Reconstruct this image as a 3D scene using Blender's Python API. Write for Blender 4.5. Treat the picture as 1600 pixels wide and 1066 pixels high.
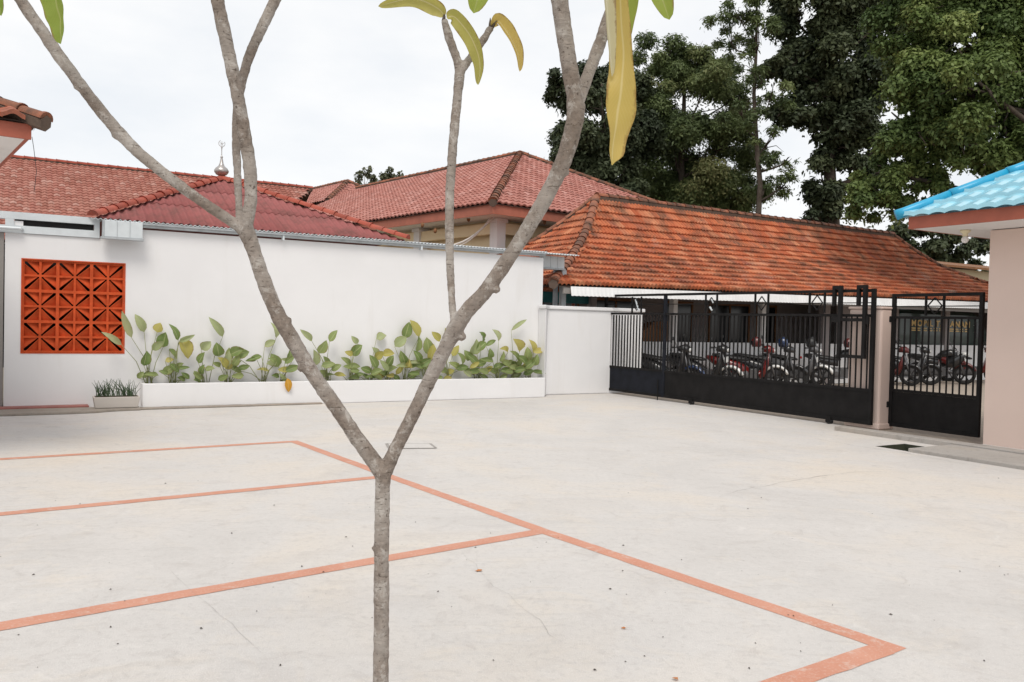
import bpy, bmesh, math, random
from mathutils import Vector, Matrix, noise
R = math.radians
random.seed(7)
scene = bpy.context.scene
for o in list(bpy.data.objects): bpy.data.objects.remove(o)

# ------------------------------------------------------------------ camera
FPX, EYE = 1311.0, 1.6
_p, _r = -math.atan(28 / FPX), math.atan(.0235)
FWD = Vector((0, math.cos(_p), math.sin(_p)))
_r0 = Vector((1, 0, 0)); _u0 = _r0.cross(FWD)
RGT = _r0 * math.cos(_r) + _u0 * math.sin(_r)
UPV = -_r0 * math.sin(_r) + _u0 * math.cos(_r)
CAM = Vector((0, 0, EYE))
cd = bpy.data.cameras.new('camera'); cam = bpy.data.objects.new('camera', cd)
scene.collection.objects.link(cam)
cd.sensor_width = 36; cd.lens = FPX / 1600 * 36; cd.clip_end = 3000; cd.clip_start = .05
m = Matrix((RGT, UPV, -FWD)).transposed().to_4x4(); m.translation = CAM
cam.matrix_world = m
scene.camera = cam

# ------------------------------------------------------------------ sky, sun, exposure
SUN_EL, SUN_AZ = R(55), R(178)            # azimuth clockwise from +Y : behind the camera
w = bpy.data.worlds.new('World'); scene.world = w; w.use_nodes = True
nt = w.node_tree; nt.nodes.clear()
wo = nt.nodes.new('ShaderNodeOutputWorld'); bg = nt.nodes.new('ShaderNodeBackground')
sky = nt.nodes.new('ShaderNodeTexSky'); sky.sky_type = 'NISHITA'; sky.sun_disc = False
sky.sun_elevation = SUN_EL; sky.sun_rotation = SUN_AZ
tc = nt.nodes.new('ShaderNodeTexCoord')
mp = nt.nodes.new('ShaderNodeMapping'); mp.inputs['Scale'].default_value = (1, 1, 2.6)
n1 = nt.nodes.new('ShaderNodeTexNoise'); n1.inputs['Scale'].default_value = 2.6; n1.inputs['Detail'].default_value = 8; n1.inputs['Roughness'].default_value = .55
r1 = nt.nodes.new('ShaderNodeValToRGB')
r1.color_ramp.elements[0].position = .32; r1.color_ramp.elements[0].color = (6.7, 6.95, 7.25, 1)
r1.color_ramp.elements[1].position = .66; r1.color_ramp.elements[1].color = (8.3, 8.2, 8.05, 1)
mx = nt.nodes.new('ShaderNodeMix'); mx.data_type = 'RGBA'; mx.inputs[0].default_value = .92
nt.links.new(tc.outputs['Generated'], mp.inputs[0]); nt.links.new(mp.outputs[0], n1.inputs['Vector'])
nt.links.new(n1.outputs['Fac'], r1.inputs[0]); nt.links.new(sky.outputs[0], mx.inputs[6]); nt.links.new(r1.outputs[0], mx.inputs[7])
nt.links.new(mx.outputs[2], bg.inputs[0]); nt.links.new(bg.outputs[0], wo.inputs[0])
bg.inputs[1].default_value = .1
sd = bpy.data.lights.new('sun', 'SUN'); sd.energy = 1.5; sd.angle = R(25); sd.color = (1, .94, .86)
so = bpy.data.objects.new('sun', sd); scene.collection.objects.link(so)
sdir = Vector((math.sin(SUN_AZ) * math.cos(SUN_EL), math.cos(SUN_AZ) * math.cos(SUN_EL), math.sin(SUN_EL)))
so.rotation_euler = sdir.to_track_quat('Z', 'Y').to_euler()
vs = scene.view_settings; vs.view_transform = 'Standard'; vs.look = 'None'; vs.gamma = 1; vs.use_curve_mapping = False
vs.exposure = .40
scene.cycles.max_bounces = 8; scene.cycles.transparent_max_bounces = 8

# ------------------------------------------------------------------ frame of the place: a along the white wall, b away from the yard
TH = R(30.4)
U = Vector((math.cos(TH), math.sin(TH), 0)); V = Vector((-math.sin(TH), math.cos(TH), 0)); Z = Vector((0, 0, 1))
def W(a, b, z=0): return U * a + V * b + Z * z
def ray(x, y): return FWD + RGT * ((x - 800) / FPX) - UPV * ((y - 533) / FPX)
def at(x, y, d): return CAM + ray(x, y) * d                      # a point seen at x, y, d metres ahead
def on_b(x, y, b):
    r = ray(x, y); return CAM + r * ((b - CAM.dot(V)) / r.dot(V))
def on_a(x, y, a):
    r = ray(x, y); return CAM + r * ((a - CAM.dot(U)) / r.dot(U))

# ------------------------------------------------------------------ materials
MATS = {}
def newmat(name):
    m = bpy.data.materials.new(name); m.use_nodes = True; MATS[name] = m
    return m, m.node_tree, m.node_tree.nodes['Principled BSDF']
def ramp(nt, fac, stops):
    r = nt.nodes.new('ShaderNodeValToRGB'); e = r.color_ramp.elements
    while len(e) < len(stops): e.new(.5)
    for k, (p, c) in enumerate(stops):
        e[k].position = p; e[k].color = (*c, 1) if len(c) == 3 else c
    nt.links.new(fac, r.inputs[0]); return r.outputs[0]
def noise_n(nt, scale, detail=4, rough=.5, vec=None, dist=0):
    n = nt.nodes.new('ShaderNodeTexNoise'); n.inputs['Scale'].default_value = scale
    n.inputs['Detail'].default_value = detail; n.inputs['Roughness'].default_value = rough; n.inputs['Distortion'].default_value = dist
    if vec: nt.links.new(vec, n.inputs['Vector'])
    return n.outputs['Fac']
def pos(nt, scale=None):
    g = nt.nodes.new('ShaderNodeNewGeometry')
    if scale is None: return g.outputs['Position']
    mp = nt.nodes.new('ShaderNodeMapping'); mp.inputs['Scale'].default_value = scale
    mp.inputs['Rotation'].default_value = (0, 0, -TH) if False else (0, 0, 0)
    nt.links.new(g.outputs['Position'], mp.inputs[0]); return mp.outputs[0]
def mixc(nt, fac, a, b, mode='MIX'):
    x = nt.nodes.new('ShaderNodeMix'); x.data_type = 'RGBA'; x.blend_type = mode
    for k, v in ((0, fac), (6, a), (7, b)):
        if isinstance(v, (int, float)): x.inputs[k].default_value = v
        elif isinstance(v, tuple): x.inputs[k].default_value = (*v, 1) if len(v) == 3 else v
        else: nt.links.new(v, x.inputs[k])
    return x.outputs[2]
def bump(nt, bsdf, h, strength=.3, dist=.01):
    b = nt.nodes.new('ShaderNodeBump'); b.inputs['Strength'].default_value = strength; b.inputs['Distance'].default_value = dist
    nt.links.new(h, b.inputs['Height']); nt.links.new(b.outputs[0], bsdf.inputs['Normal'])
def simple(name, col, rough=.6, var=.12, scale=6, metal=0, bmp=0, spec=.5, coat=0):
    """plain colour with mottling and a little relief"""
    m, nt, b = newmat(name)
    f = noise_n(nt, scale, 5, .6, pos(nt))
    lo = tuple(max(0, c * (1 - var)) for c in col); hi = tuple(min(1, c * (1 + var)) for c in col)
    nt.links.new(ramp(nt, f, [(.3, lo), (.7, hi)]), b.inputs['Base Color'])
    b.inputs['Roughness'].default_value = rough; b.inputs['Metallic'].default_value = metal
    b.inputs['Specular IOR Level'].default_value = spec; b.inputs['Coat Weight'].default_value = coat
    if bmp: bump(nt, b, noise_n(nt, scale * 12, 3, .6, pos(nt)), bmp, .01)
    return m

def concrete(name, base, warm, dark):
    """cast slab: cloudy tone, warm and grey stains, trowel sweeps, pits and grit"""
    m, nt, b = newmat(name)
    p = pos(nt)
    big = noise_n(nt, .35, 5, .6, p, .6); mid = noise_n(nt, 1.7, 6, .68, p, .8); fine = noise_n(nt, 22, 6, .75, p); grit = noise_n(nt, 120, 3, .7, p)
    streak = noise_n(nt, 1.0, 6, .7, pos(nt, (.8, 1.1, 1)), .9); blot = noise_n(nt, 4.5, 6, .7, p, 1.2)
    c = ramp(nt, big, [(.30, tuple(x * .90 for x in base)), (.5, base), (.70, warm)])
    c = mixc(nt, ramp(nt, mid, [(.52, (0, 0, 0)), (.74, (.7, .7, .7))]), c, warm)
    c = mixc(nt, ramp(nt, streak, [(.52, (0, 0, 0)), (.74, (.45, .45, .45))]), c, dark)
    c = mixc(nt, ramp(nt, blot, [(.54, (0, 0, 0)), (.72, (.55, .55, .55))]), c, dark)
    c = mixc(nt, ramp(nt, blot, [(.26, (.6, .6, .6)), (.42, (0, 0, 0))]), c, tuple(min(1, x * 1.14) for x in base))
    c = mixc(nt, ramp(nt, fine, [(.34, (.4, .4, .4)), (.5, (0, 0, 0))]), c, tuple(x * .72 for x in base))
    c = mixc(nt, ramp(nt, grit, [(.56, (0, 0, 0)), (.70, (.6, .6, .6))]), c, tuple(min(1, x * 1.35) for x in base))
    sw = nt.nodes.new('ShaderNodeTexWave'); sw.wave_type = 'RINGS'; sw.rings_direction = 'Z'; sw.inputs['Scale'].default_value = 2.2; sw.inputs['Distortion'].default_value = 14; sw.inputs['Detail'].default_value = 3; sw.inputs['Detail Scale'].default_value = .6
    nt.links.new(pos(nt, (.55, .8, .1)), sw.inputs['Vector'])
    swm = mixc(nt, 1.0, ramp(nt, sw.outputs['Fac'], [(.02, (1, 1, 1)), (.10, (0, 0, 0))]), ramp(nt, mid, [(.45, (0, 0, 0)), (.6, (.2, .2, .2))]), 'MULTIPLY')
    c = mixc(nt, swm, c, tuple(x * .72 for x in base))
    spk = nt.nodes.new('ShaderNodeTexVoronoi'); spk.inputs['Scale'].default_value = 9; nt.links.new(p, spk.inputs['Vector'])
    sel = noise_n(nt, 2.3, 2, .5, p)
    dots = mixc(nt, 1.0, ramp(nt, spk.outputs['Distance'], [(.035, (1, 1, 1)), (.06, (0, 0, 0))]), ramp(nt, sel, [(.58, (0, 0, 0)), (.62, (.8, .8, .8))]), 'MULTIPLY')
    c = mixc(nt, dots, c, (.10, .085, .07))
    nt.links.new(c, b.inputs['Base Color'])
    b.inputs['Roughness'].default_value = .85; b.inputs['Specular IOR Level'].default_value = .25
    add = nt.nodes.new('ShaderNodeMath'); add.operation = 'ADD'
    nt.links.new(fine, add.inputs[0]); nt.links.new(grit, add.inputs[1])
    bump(nt, b, add.outputs[0], .45, .010)
    return m
concrete('yard', (.58, .555, .532), (.63, .568, .495), (.435, .40, .375))
concrete('kerb', (.39, .365, .34), (.42, .36, .30), (.19, .17, .15))
concrete('apron', (.33, .29, .25), (.38, .30, .235), (.17, .145, .12))
concrete('pit', (.055, .06, .04), (.07, .07, .045), (.03, .03, .022))
concrete('soil', (.10, .075, .055), (.13, .10, .07), (.05, .04, .03))
concrete('earth', (.20, .17, .13), (.23, .19, .14), (.12, .10, .08))

def paint_line():
    m, nt, b = newmat('line_paint')
    p = pos(nt)
    f = noise_n(nt, 60, 4, .75, p); g = noise_n(nt, 3, 4, .6, p)
    c = ramp(nt, g, [(.3, (.51, .235, .16)), (.7, (.58, .295, .21))])
    c = mixc(nt, ramp(nt, f, [(.54, (0, 0, 0)), (.70, (.7, .7, .7))]), c, (.62, .47, .40))
    wr = noise_n(nt, 7, 6, .75, p, .4)
    c = mixc(nt, ramp(nt, wr, [(.56, (0, 0, 0)), (.68, (.65, .65, .65))]), c, (.60, .50, .44))
    nt.links.new(c, b.inputs['Base Color']); b.inputs['Roughness'].default_value = .8
    b.inputs['Specular IOR Level'].default_value = .25
    bump(nt, b, f, .3, .006)
paint_line()

def plaster(name, col, dirt=(.45, .42, .38), dirt_amt=.25, low=None):
    """painted render: faint roller marks, water stains and dust that settles near the foot"""
    m, nt, b = newmat(name)
    p = pos(nt)
    a = noise_n(nt, .9, 5, .6, p); s = noise_n(nt, 1.4, 5, .6, pos(nt, (1.6, 1.6, .22)), .4); f = noise_n(nt, 70, 3, .6, p)
    c = ramp(nt, a, [(.3, tuple(x * .945 for x in col)), (.7, col)])
    c = mixc(nt, ramp(nt, s, [(.56, (0, 0, 0)), (.85, (dirt_amt,) * 3)]), c, dirt)
    if low:
        sp = nt.nodes.new('ShaderNodeSeparateXYZ'); nt.links.new(p, sp.inputs[0])
        ad = nt.nodes.new('ShaderNodeMath'); ad.operation = 'MULTIPLY_ADD'; nt.links.new(noise_n(nt, 5, 4, .6, p), ad.inputs[0])
        ad.inputs[1].default_value = -.35; nt.links.new(sp.outputs['Z'], ad.inputs[2])
        c = mixc(nt, ramp(nt, ad.outputs[0], [(0.0, (.5, .5, .5)), (low, (0, 0, 0))]) , c, dirt)
    nt.links.new(c, b.inputs['Base Color']); b.inputs['Roughness'].default_value = .75; b.inputs['Specular IOR Level'].default_value = .3
    bump(nt, b, f, .25, .004)
    return m
plaster('white_wall', (.78, .775, .78), (.58, .55, .51), dirt_amt=.36)
plaster('pink_wall', (.68, .54, .475), (.40, .30, .26), .16)
plaster('beige_wall', (.84, .69, .46), (.45, .36, .25), .2)
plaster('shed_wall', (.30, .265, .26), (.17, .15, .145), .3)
plaster('far_house_wall', (.62, .53, .36), (.3, .26, .2), .4)
plaster('soffit', (.78, .76, .75), (.5, .47, .44), .2)
plaster('trough', (.52, .48, .44), (.25, .22, .18), .5)
plaster('grey_post', (.27, .25, .235), (.14, .12, .1), .4)

def brickpave():
    m, nt, b = newmat('street_pave')
    mp = nt.nodes.new('ShaderNodeMapping'); mp.inputs['Rotation'].default_value = (0, 0, R(-30)); nt.links.new(pos(nt), mp.inputs[0])
    t = nt.nodes.new('ShaderNodeTexBrick'); t.inputs['Scale'].default_value = 2.6; t.inputs['Mortar Size'].default_value = .015
    t.inputs['Color1'].default_value = (.42, .35, .28, 1); t.inputs['Color2'].default_value = (.36, .30, .25, 1); t.inputs['Mortar'].default_value = (.16, .13, .11, 1)
    nt.links.new(mp.outputs[0], t.inputs['Vector'])
    c = mixc(nt, ramp(nt, noise_n(nt, .8, 5, .6, pos(nt)), [(.45, (0, 0, 0)), (.75, (.6, .6, .6))]), t.outputs[0], (.30, .26, .22))
    nt.links.new(c, b.inputs['Base Color']); b.inputs['Roughness'].default_value = .9
    bump(nt, b, t.outputs[1], -.4, .01)
brickpave()

def tile_mat(name, cols, moss, moss_amt, mscale=.9, attr=True, moss_lo=.5):
    """fired clay: each tile its own tone (attribute rnd, or the object's own random), weathering over it"""
    m, nt, b = newmat(name)
    if attr:
        a = nt.nodes.new('ShaderNodeAttribute'); a.attribute_name = 'rnd'; f = a.outputs['Fac']
    else:
        f = nt.nodes.new('ShaderNodeObjectInfo').outputs['Random']
    n = len(cols)
    c = ramp(nt, f, [(k / (n - 1), cols[k]) for k in range(n)])
    p = pos(nt)
    big = noise_n(nt, mscale, 6, .72, pos(nt, (2.2, 2.2, .55)) if name.startswith('orange') else p, .5); fine = noise_n(nt, 14, 4, .65, p)
    c = mixc(nt, ramp(nt, big, [(moss_lo, (0, 0, 0)), (moss_lo + .22, (moss_amt,) * 3)]), c, moss)
    c = mixc(nt, ramp(nt, fine, [(.55, (0, 0, 0)), (.8, (.5, .5, .5))]), c, moss)
    if name.startswith('orange'):
        lic = noise_n(nt, .45, 7, .72, pos(nt, (1, 1, 1.6)), .3)
        c = mixc(nt, ramp(nt, lic, [(.60, (0, 0, 0)), (.70, (.7, .7, .7))]), c, (.36, .27, .22))
    nt.links.new(c, b.inputs['Base Color']); b.inputs['Roughness'].default_value = .8; b.inputs['Specular IOR Level'].default_value = .3
    bump(nt, b, noise_n(nt, 60, 3, .6, p), .3, .005)
ORANGE = [(.36, .09, .038), (.45, .12, .048), (.50, .165, .075), (.40, .10, .042), (.54, .215, .11), (.33, .09, .05)]
PINK = [(.31, .12, .095), (.38, .155, .125), (.44, .20, .165), (.35, .135, .105), (.48, .25, .215)]
RED = [(.26, .09, .062), (.33, .125, .095), (.38, .17, .13), (.29, .10, .072), (.44, .25, .205)]
tile_mat('orange_tiles', ORANGE, (.085, .05, .034), .85, .8, moss_lo=.45)
tile_mat('orange_tile', ORANGE, (.085, .05, .034), .85, .8, attr=False, moss_lo=.45)
tile_mat('pink_tiles', PINK, (.20, .10, .085), .5, 1.2)
tile_mat('red_tiles', RED, (.22, .10, .07), .45, 1.4)
tile_mat('red_tile', ORANGE[:4] + RED[2:3], (.09, .055, .04), .8, 2.5, attr=False)
tile_mat('ridge_cap', [(.20, .085, .05), (.30, .12, .07), (.38, .14, .08)], (.055, .045, .035), .9, 2.5, attr=False, moss_lo=.42)
tile_mat('ridge_mortar', [(.12, .085, .065), (.14, .1, .08)], (.05, .042, .035), .8, 2.5, attr=False)
tile_mat('wine_cap', [(.31, .07, .045), (.37, .085, .055), (.42, .11, .075)], (.16, .07, .05), .4, 2, attr=False)
tile_mat('wine_metal', [(.27, .085, .08), (.31, .105, .10), (.29, .095, .088)], (.15, .07, .06), .75, 2.2, attr=False, moss_lo=.46)
simple('fascia', (.36, .095, .055), .6, .15, 3)
simple('fascia_mid', (.37, .12, .075), .65, .15, 3)
simple('blue_metal', (.27, .58, .70), .34, .12, 4, 0, 0, 1.0, 1.0)
simple('blue_cap', (.02, .33, .55), .35, .1, 5)
simple('zinc', (.42, .445, .46), .45, .15, 7, .3)
simple('zinc_pale', (.60, .64, .66), .5, .08, 5, .1)
simple('zinc_dark', (.27, .29, .31), .55, .15, 7, .2)
simple('white_metal', (.78, .78, .78), .5, .06, 4)
simple('gate_black', (.013, .012, .012), .75, .3, 5, 0, .1, .15)
simple('gate_navy', (.013, .0145, .02), .75, .3, 5, 0, .1, .15)
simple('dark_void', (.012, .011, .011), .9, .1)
simple('breeze', (.53, .08, .022), .75, .22, 7, 0, .25, .2)
simple('chrome', (.6, .6, .6), .22, .1, 4, .9)
simple('rubber', (.018, .018, .018), .85, .2)
simple('plastic_black', (.02, .02, .021), .5, .2)
simple('bike_dark_red', (.09, .008, .007), .35, .1, coat=.3); simple('bike_red', (.15, .01, .008), .3, .1, coat=.5); simple('bike_blue', (.012, .03, .09), .3, .1, coat=.5)
simple('bike_white', (.66, .66, .64), .35, .05, coat=.5); simple('bike_black', (.02, .02, .022), .3, .1, coat=.5)
simple('bike_grey', (.10, .10, .105), .4, .1, coat=.3)
simple('lens', (.62, .62, .6), .15, .05); simple('lens_red', (.45, .02, .02), .2, .05)
simple('glass_dark', (.02, .022, .025), .12, .1)
simple('van_green', (.008, .032, .022), .35, .15, coat=.4); simple('van_letter', (.9, .62, .24), .5, .08)
simple('brass_lamp', (.7, .62, .42), .5, .1); simple('teal', (.02, .16, .17), .6, .15); simple('brown_wood', (.20, .085, .03), .7, .25)
simple('silver', (.42, .39, .37), .35, .2, 9, .8); simple('cord', (.05, .05, .05), .7); simple('cord_white', (.62, .60, .56), .6)
simple('red_step', (.33, .13, .11), .8, .25, 6, 0, .2)
simple('crack_joint', (.30, .28, .26), .95, .2); simple('debris', (.06, .05, .04), .9, .4); simple('dry_leaf', (.42, .17, .06), .8, .3, 30)

def leafmat(name, stops, rough=.55, trans=.3, attr='rnd'):
    m, nt, b = newmat(name)
    if attr: a = nt.nodes.new('ShaderNodeAttribute'); a.attribute_name = attr; f = a.outputs['Fac']
    else: f = nt.nodes.new('ShaderNodeObjectInfo').outputs['Random']
    c = ramp(nt, f, stops)
    nt.links.new(c, b.inputs['Base Color']); b.inputs['Roughness'].default_value = rough; b.inputs['Specular IOR Level'].default_value = .3
    t = nt.nodes.new('ShaderNodeBsdfTranslucent'); nt.links.new(c, t.inputs[0])
    mx = nt.nodes.new('ShaderNodeMixShader'); mx.inputs[0].default_value = trans
    out = nt.nodes['Material Output']
    nt.links.new(b.outputs[0], mx.inputs[1]); nt.links.new(t.outputs[0], mx.inputs[2]); nt.links.new(mx.outputs[0], out.inputs[0])
    return m
leafmat('leaf_dark', [(0, (.045, .062, .034)), (.5, (.072, .092, .046)), (1, (.115, .135, .065))])
leafmat('leaf_mid', [(0, (.07, .10, .042)), (.45, (.12, .16, .06)), (.8, (.18, .22, .085)), (1, (.25, .25, .11))])
leafmat('leaf_light', [(0, (.075, .12, .038)), (.45, (.135, .19, .058)), (.8, (.20, .26, .08)), (1, (.29, .34, .12))])
leafmat('leaf_far', [(0, (.09, .10, .06)), (1, (.17, .18, .10))])
leafmat('blade', [(0, (.05, .085, .045)), (1, (.14, .20, .11))], attr=None)

def bigleaf(name, lo, hi, mid, trans=.35, vein=28.0):
    """broad leaf: midrib and side veins along uv, blotchy blade"""
    m, nt, b = newmat(name)
    uv = nt.nodes.new('ShaderNodeUVMap'); sp = nt.nodes.new('ShaderNodeSeparateXYZ'); nt.links.new(uv.outputs[0], sp.inputs[0])
    f = noise_n(nt, 9, 4, .6, pos(nt)); oi = nt.nodes.new('ShaderNodeObjectInfo')
    ad = nt.nodes.new('ShaderNodeMath'); ad.operation = 'MULTIPLY_ADD'; nt.links.new(oi.outputs['Random'], ad.inputs[0]); ad.inputs[1].default_value = .5
    ms = nt.nodes.new('ShaderNodeMath'); ms.operation = 'MULTIPLY'; ms.inputs[1].default_value = .5; nt.links.new(f, ms.inputs[0]); nt.links.new(ms.outputs[0], ad.inputs[2])
    c = ramp(nt, ad.outputs[0], [(.15, lo), (.85, hi)])
    # |v-.5|
    s1 = nt.nodes.new('ShaderNodeMath'); s1.operation = 'SUBTRACT'; nt.links.new(sp.outputs['Y'], s1.inputs[0]); s1.inputs[1].default_value = .5
    s2 = nt.nodes.new('ShaderNodeMath'); s2.operation = 'ABSOLUTE'; nt.links.new(s1.outputs[0], s2.inputs[0])
    c = mixc(nt, ramp(nt, s2.outputs[0], [(.02, (1, 1, 1)), (.05, (0, 0, 0))]), c, mid)
    k = nt.nodes.new('ShaderNodeMath'); k.operation = 'MULTIPLY_ADD'; nt.links.new(s2.outputs[0], k.inputs[0]); k.inputs[1].default_value = -.35; nt.links.new(sp.outputs['X'], k.inputs[2])
    k2 = nt.nodes.new('ShaderNodeMath'); k2.operation = 'MULTIPLY'; nt.links.new(k.outputs[0], k2.inputs[0]); k2.inputs[1].default_value = vein
    k3 = nt.nodes.new('ShaderNodeMath'); k3.operation = 'FRACT'; nt.links.new(k2.outputs[0], k3.inputs[0])
    v = ramp(nt, k3.outputs[0], [(.0, (.35, .35, .35)), (.16, (0, 0, 0))])
    c = mixc(nt, v, c, mid)
    ed = nt.nodes.new('ShaderNodeMath'); ed.operation = 'MULTIPLY_ADD'; nt.links.new(noise_n(nt, 22, 4, .7, pos(nt)), ed.inputs[0]); ed.inputs[1].default_value = .55; nt.links.new(s2.outputs[0], ed.inputs[2])
    c = mixc(nt, ramp(nt, ed.outputs[0], [(.70, (0, 0, 0)), (.80, (.75, .75, .75))]), c, (.26, .15, .05))
    nt.links.new(c, b.inputs['Base Color']); b.inputs['Roughness'].default_value = .45; b.inputs['Specular IOR Level'].default_value = .35
    bump(nt, b, v, -.3, .004)
    t = nt.nodes.new('ShaderNodeBsdfTranslucent'); nt.links.new(c, t.inputs[0])
    mx = nt.nodes.new('ShaderNodeMixShader'); mx.inputs[0].default_value = trans
    nt.links.new(b.outputs[0], mx.inputs[1]); nt.links.new(t.outputs[0], mx.inputs[2]); nt.links.new(mx.outputs[0], nt.nodes['Material Output'].inputs[0])
bigleaf('cal_green', (.14, .22, .06), (.33, .38, .15), (.40, .45, .21))
bigleaf('cal_pale', (.33, .40, .18), (.44, .47, .26), (.42, .45, .25))
bigleaf('cal_yellow', (.40, .38, .09), (.55, .48, .16), (.5, .45, .18))
bigleaf('cal_orange', (.60, .30, .03), (.66, .38, .05), (.7, .48, .15))
bigleaf('plum_green', (.19, .28, .04), (.33, .38, .07), (.36, .40, .12), .45)
bigleaf('plum_yellow', (.44, .36, .07), (.62, .46, .14), (.66, .55, .24), .45)
bigleaf('plum_mixed', (.34, .36, .07), (.48, .42, .12), (.58, .52, .24), .45)
bigleaf('plum_pale', (.55, .52, .34), (.62, .58, .42), (.66, .62, .46), .4)
simple('stem', (.22, .24, .10), .6, .2, 20)

def bark(name, base, light, dark, sc=1.0):
    m, nt, b = newmat(name)
    p = pos(nt)
    a = noise_n(nt, 55 * sc, 6, .7, p); l1 = noise_n(nt, 20 * sc, 7, .78, p, .3); l2 = noise_n(nt, 90 * sc, 4, .7, p); big = noise_n(nt, 6 * sc, 3, .5, p)
    ring = noise_n(nt, 1, 5, .65, pos(nt, (26 * sc, 26 * sc, 150 * sc)))
    c = ramp(nt, a, [(.32, tuple(x * .68 for x in base)), (.62, tuple(x * 1.12 for x in base))])
    c = mixc(nt, ramp(nt, big, [(.42, (0, 0, 0)), (.62, (.45, .45, .45))]), c, light)
    c = mixc(nt, ramp(nt, l1, [(.52, (0, 0, 0)), (.60, (.6, .6, .6))]), c, light)
    c = mixc(nt, ramp(nt, l2, [(.60, (0, 0, 0)), (.66, (.8, .8, .8))]), c, dark)
    c = mixc(nt, ramp(nt, ring, [(.33, (.7, .7, .7)), (.40, (0, 0, 0))]), c, dark)
    nt.links.new(c, b.inputs['Base Color']); b.inputs['Roughness'].default_value = .9; b.inputs['Specular IOR Level'].default_value = .2
    ad = nt.nodes.new('ShaderNodeMath'); ad.operation = 'ADD'; nt.links.new(ring, ad.inputs[0]); nt.links.new(l1, ad.inputs[1])
    bump(nt, b, ad.outputs[0], .6, .006)
bark('plum_bark', (.225, .185, .155), (.47, .44, .405), (.07, .052, .04))
bark('tree_bark', (.075, .058, .045), (.12, .10, .085), (.03, .025, .02), .2)

# ------------------------------------------------------------------ mesh helpers
COL = scene.collection
class MB:
    def __init__(s): s.v = []; s.f = []; s.r = []; s.uv = None
    def add(s, vs, fs, rnd=0.):
        n = len(s.v); s.v += [Vector(x) for x in vs]; s.f += [tuple(i + n for i in f) for f in fs]; s.r += [rnd] * len(fs); return s
    def box(s, o, ex, ey, ez):
        """o = corner, three edge vectors"""
        o, ex, ey, ez = map(Vector, (o, ex, ey, ez))
        return s.add([o, o + ex, o + ex + ey, o + ey, o + ez, o + ex + ez, o + ex + ey + ez, o + ey + ez],
                     [(0, 3, 2, 1), (4, 5, 6, 7), (0, 1, 5, 4), (1, 2, 6, 5), (2, 3, 7, 6), (3, 0, 4, 7)])
    def fbox(s, a0, a1, b0, b1, z0, z1):
        return s.box(W(a0, b0, z0), U * (a1 - a0), V * (b1 - b0), Z * (z1 - z0))
    def bar(s, p, q, wd, dp=None, side=None):
        p, q = Vector(p), Vector(q); d = (q - p); L = d.length; d /= L
        dp = dp or wd
        sd = side if side is not None else (Z if abs(d.z) < .9 else U)
        x = d.cross(sd).normalized(); y = x.cross(d).normalized()
        return s.box(p - x * wd / 2 - y * dp / 2, d * L, x * wd, y * dp)
    def tube(s, pts, rad, n=8, cap=True):
        pts = [Vector(p) for p in pts]; rads = rad if isinstance(rad, (list, tuple)) else [rad] * len(pts)
        vs = []; fs = []; ref = None
        for k, p in enumerate(pts):
            d = (pts[min(k + 1, len(pts) - 1)] - pts[max(k - 1, 0)]).normalized()
            if ref is None: ref = d.orthogonal().normalized()
            ref = (ref - d * ref.dot(d)).normalized(); y = d.cross(ref)
            for j in range(n):
                a = 2 * math.pi * j / n; vs.append(p + (ref * math.cos(a) + y * math.sin(a)) * rads[k])
        for k in range(len(pts) - 1):
            for j in range(n):
                fs.append((k * n + j, k * n + (j + 1) % n, (k + 1) * n + (j + 1) % n, (k + 1) * n + j))
        if cap: fs.append(tuple(range(n))[::-1]); fs.append(tuple((len(pts) - 1) * n + j for j in range(n)))
        return s.add(vs, fs)
    def loft(s, rings, closed=True):
        n = len(rings[0]); vs = [p for r in rings for p in r]; fs = []
        for k in range(len(rings) - 1):
            for j in range(n): fs.append((k * n + j, k * n + (j + 1) % n, (k + 1) * n + (j + 1) % n, (k + 1) * n + j))
        if closed: fs.append(tuple(range(n))[::-1]); fs.append(tuple((len(rings) - 1) * n + j for j in range(n)))
        return s.add(vs, fs)
    def lathe(s, o, prof, n=16, axis=Z, ref=None):
        o = Vector(o); x = (ref or axis.orthogonal()).normalized(); y = axis.cross(x)
        rings = [[o + axis * h + (x * math.cos(2 * math.pi * j / n) + y * math.sin(2 * math.pi * j / n)) * r for j in range(n)] for r, h in prof]
        return s.loft(rings)
    def prism(s, poly, ext):
        poly = [Vector(p) for p in poly]; ext = Vector(ext); n = len(poly)
        return s.add(poly + [p + ext for p in poly], [tuple(range(n))[::-1], tuple(range(n, 2 * n))] + [(j, (j + 1) % n, (j + 1) % n + n, j + n) for j in range(n)])
    def mesh(s, name, mat, smooth=False, org=None):
        me = bpy.data.meshes.new(name)
        org = org or Vector((0, 0, 0))
        me.from_pydata([v - org for v in s.v], [], s.f); me.materials.append(MATS[mat])
        if any(s.r):
            at_ = me.attributes.new('rnd', 'FLOAT', 'FACE'); at_.data.foreach_set('value', s.r)
        if smooth: me.polygons.foreach_set('use_smooth', [True] * len(me.polygons))
        return me
    def build(s, name, mat, parent=None, smooth=False, local=False, bevel=0, kind=None):
        if local: org = Vector((0, 0, 0))
        else:
            xs = [v.x for v in s.v]; ys = [v.y for v in s.v]
            org = Vector(((min(xs) + max(xs)) / 2, (min(ys) + max(ys)) / 2, min(v.z for v in s.v)))
        o = bpy.data.objects.new(name, s.mesh(name, mat, smooth, org)); COL.objects.link(o); o.location = org
        if parent: o.parent = parent; o.matrix_parent_inverse = (Matrix() if local else wm(parent).inverted())
        if bevel:
            bv = o.modifiers.new('bevel', 'BEVEL'); bv.width = bevel; bv.segments = 2; bv.limit_method = 'ANGLE'
        if kind: o['kind'] = kind
        return o
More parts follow.
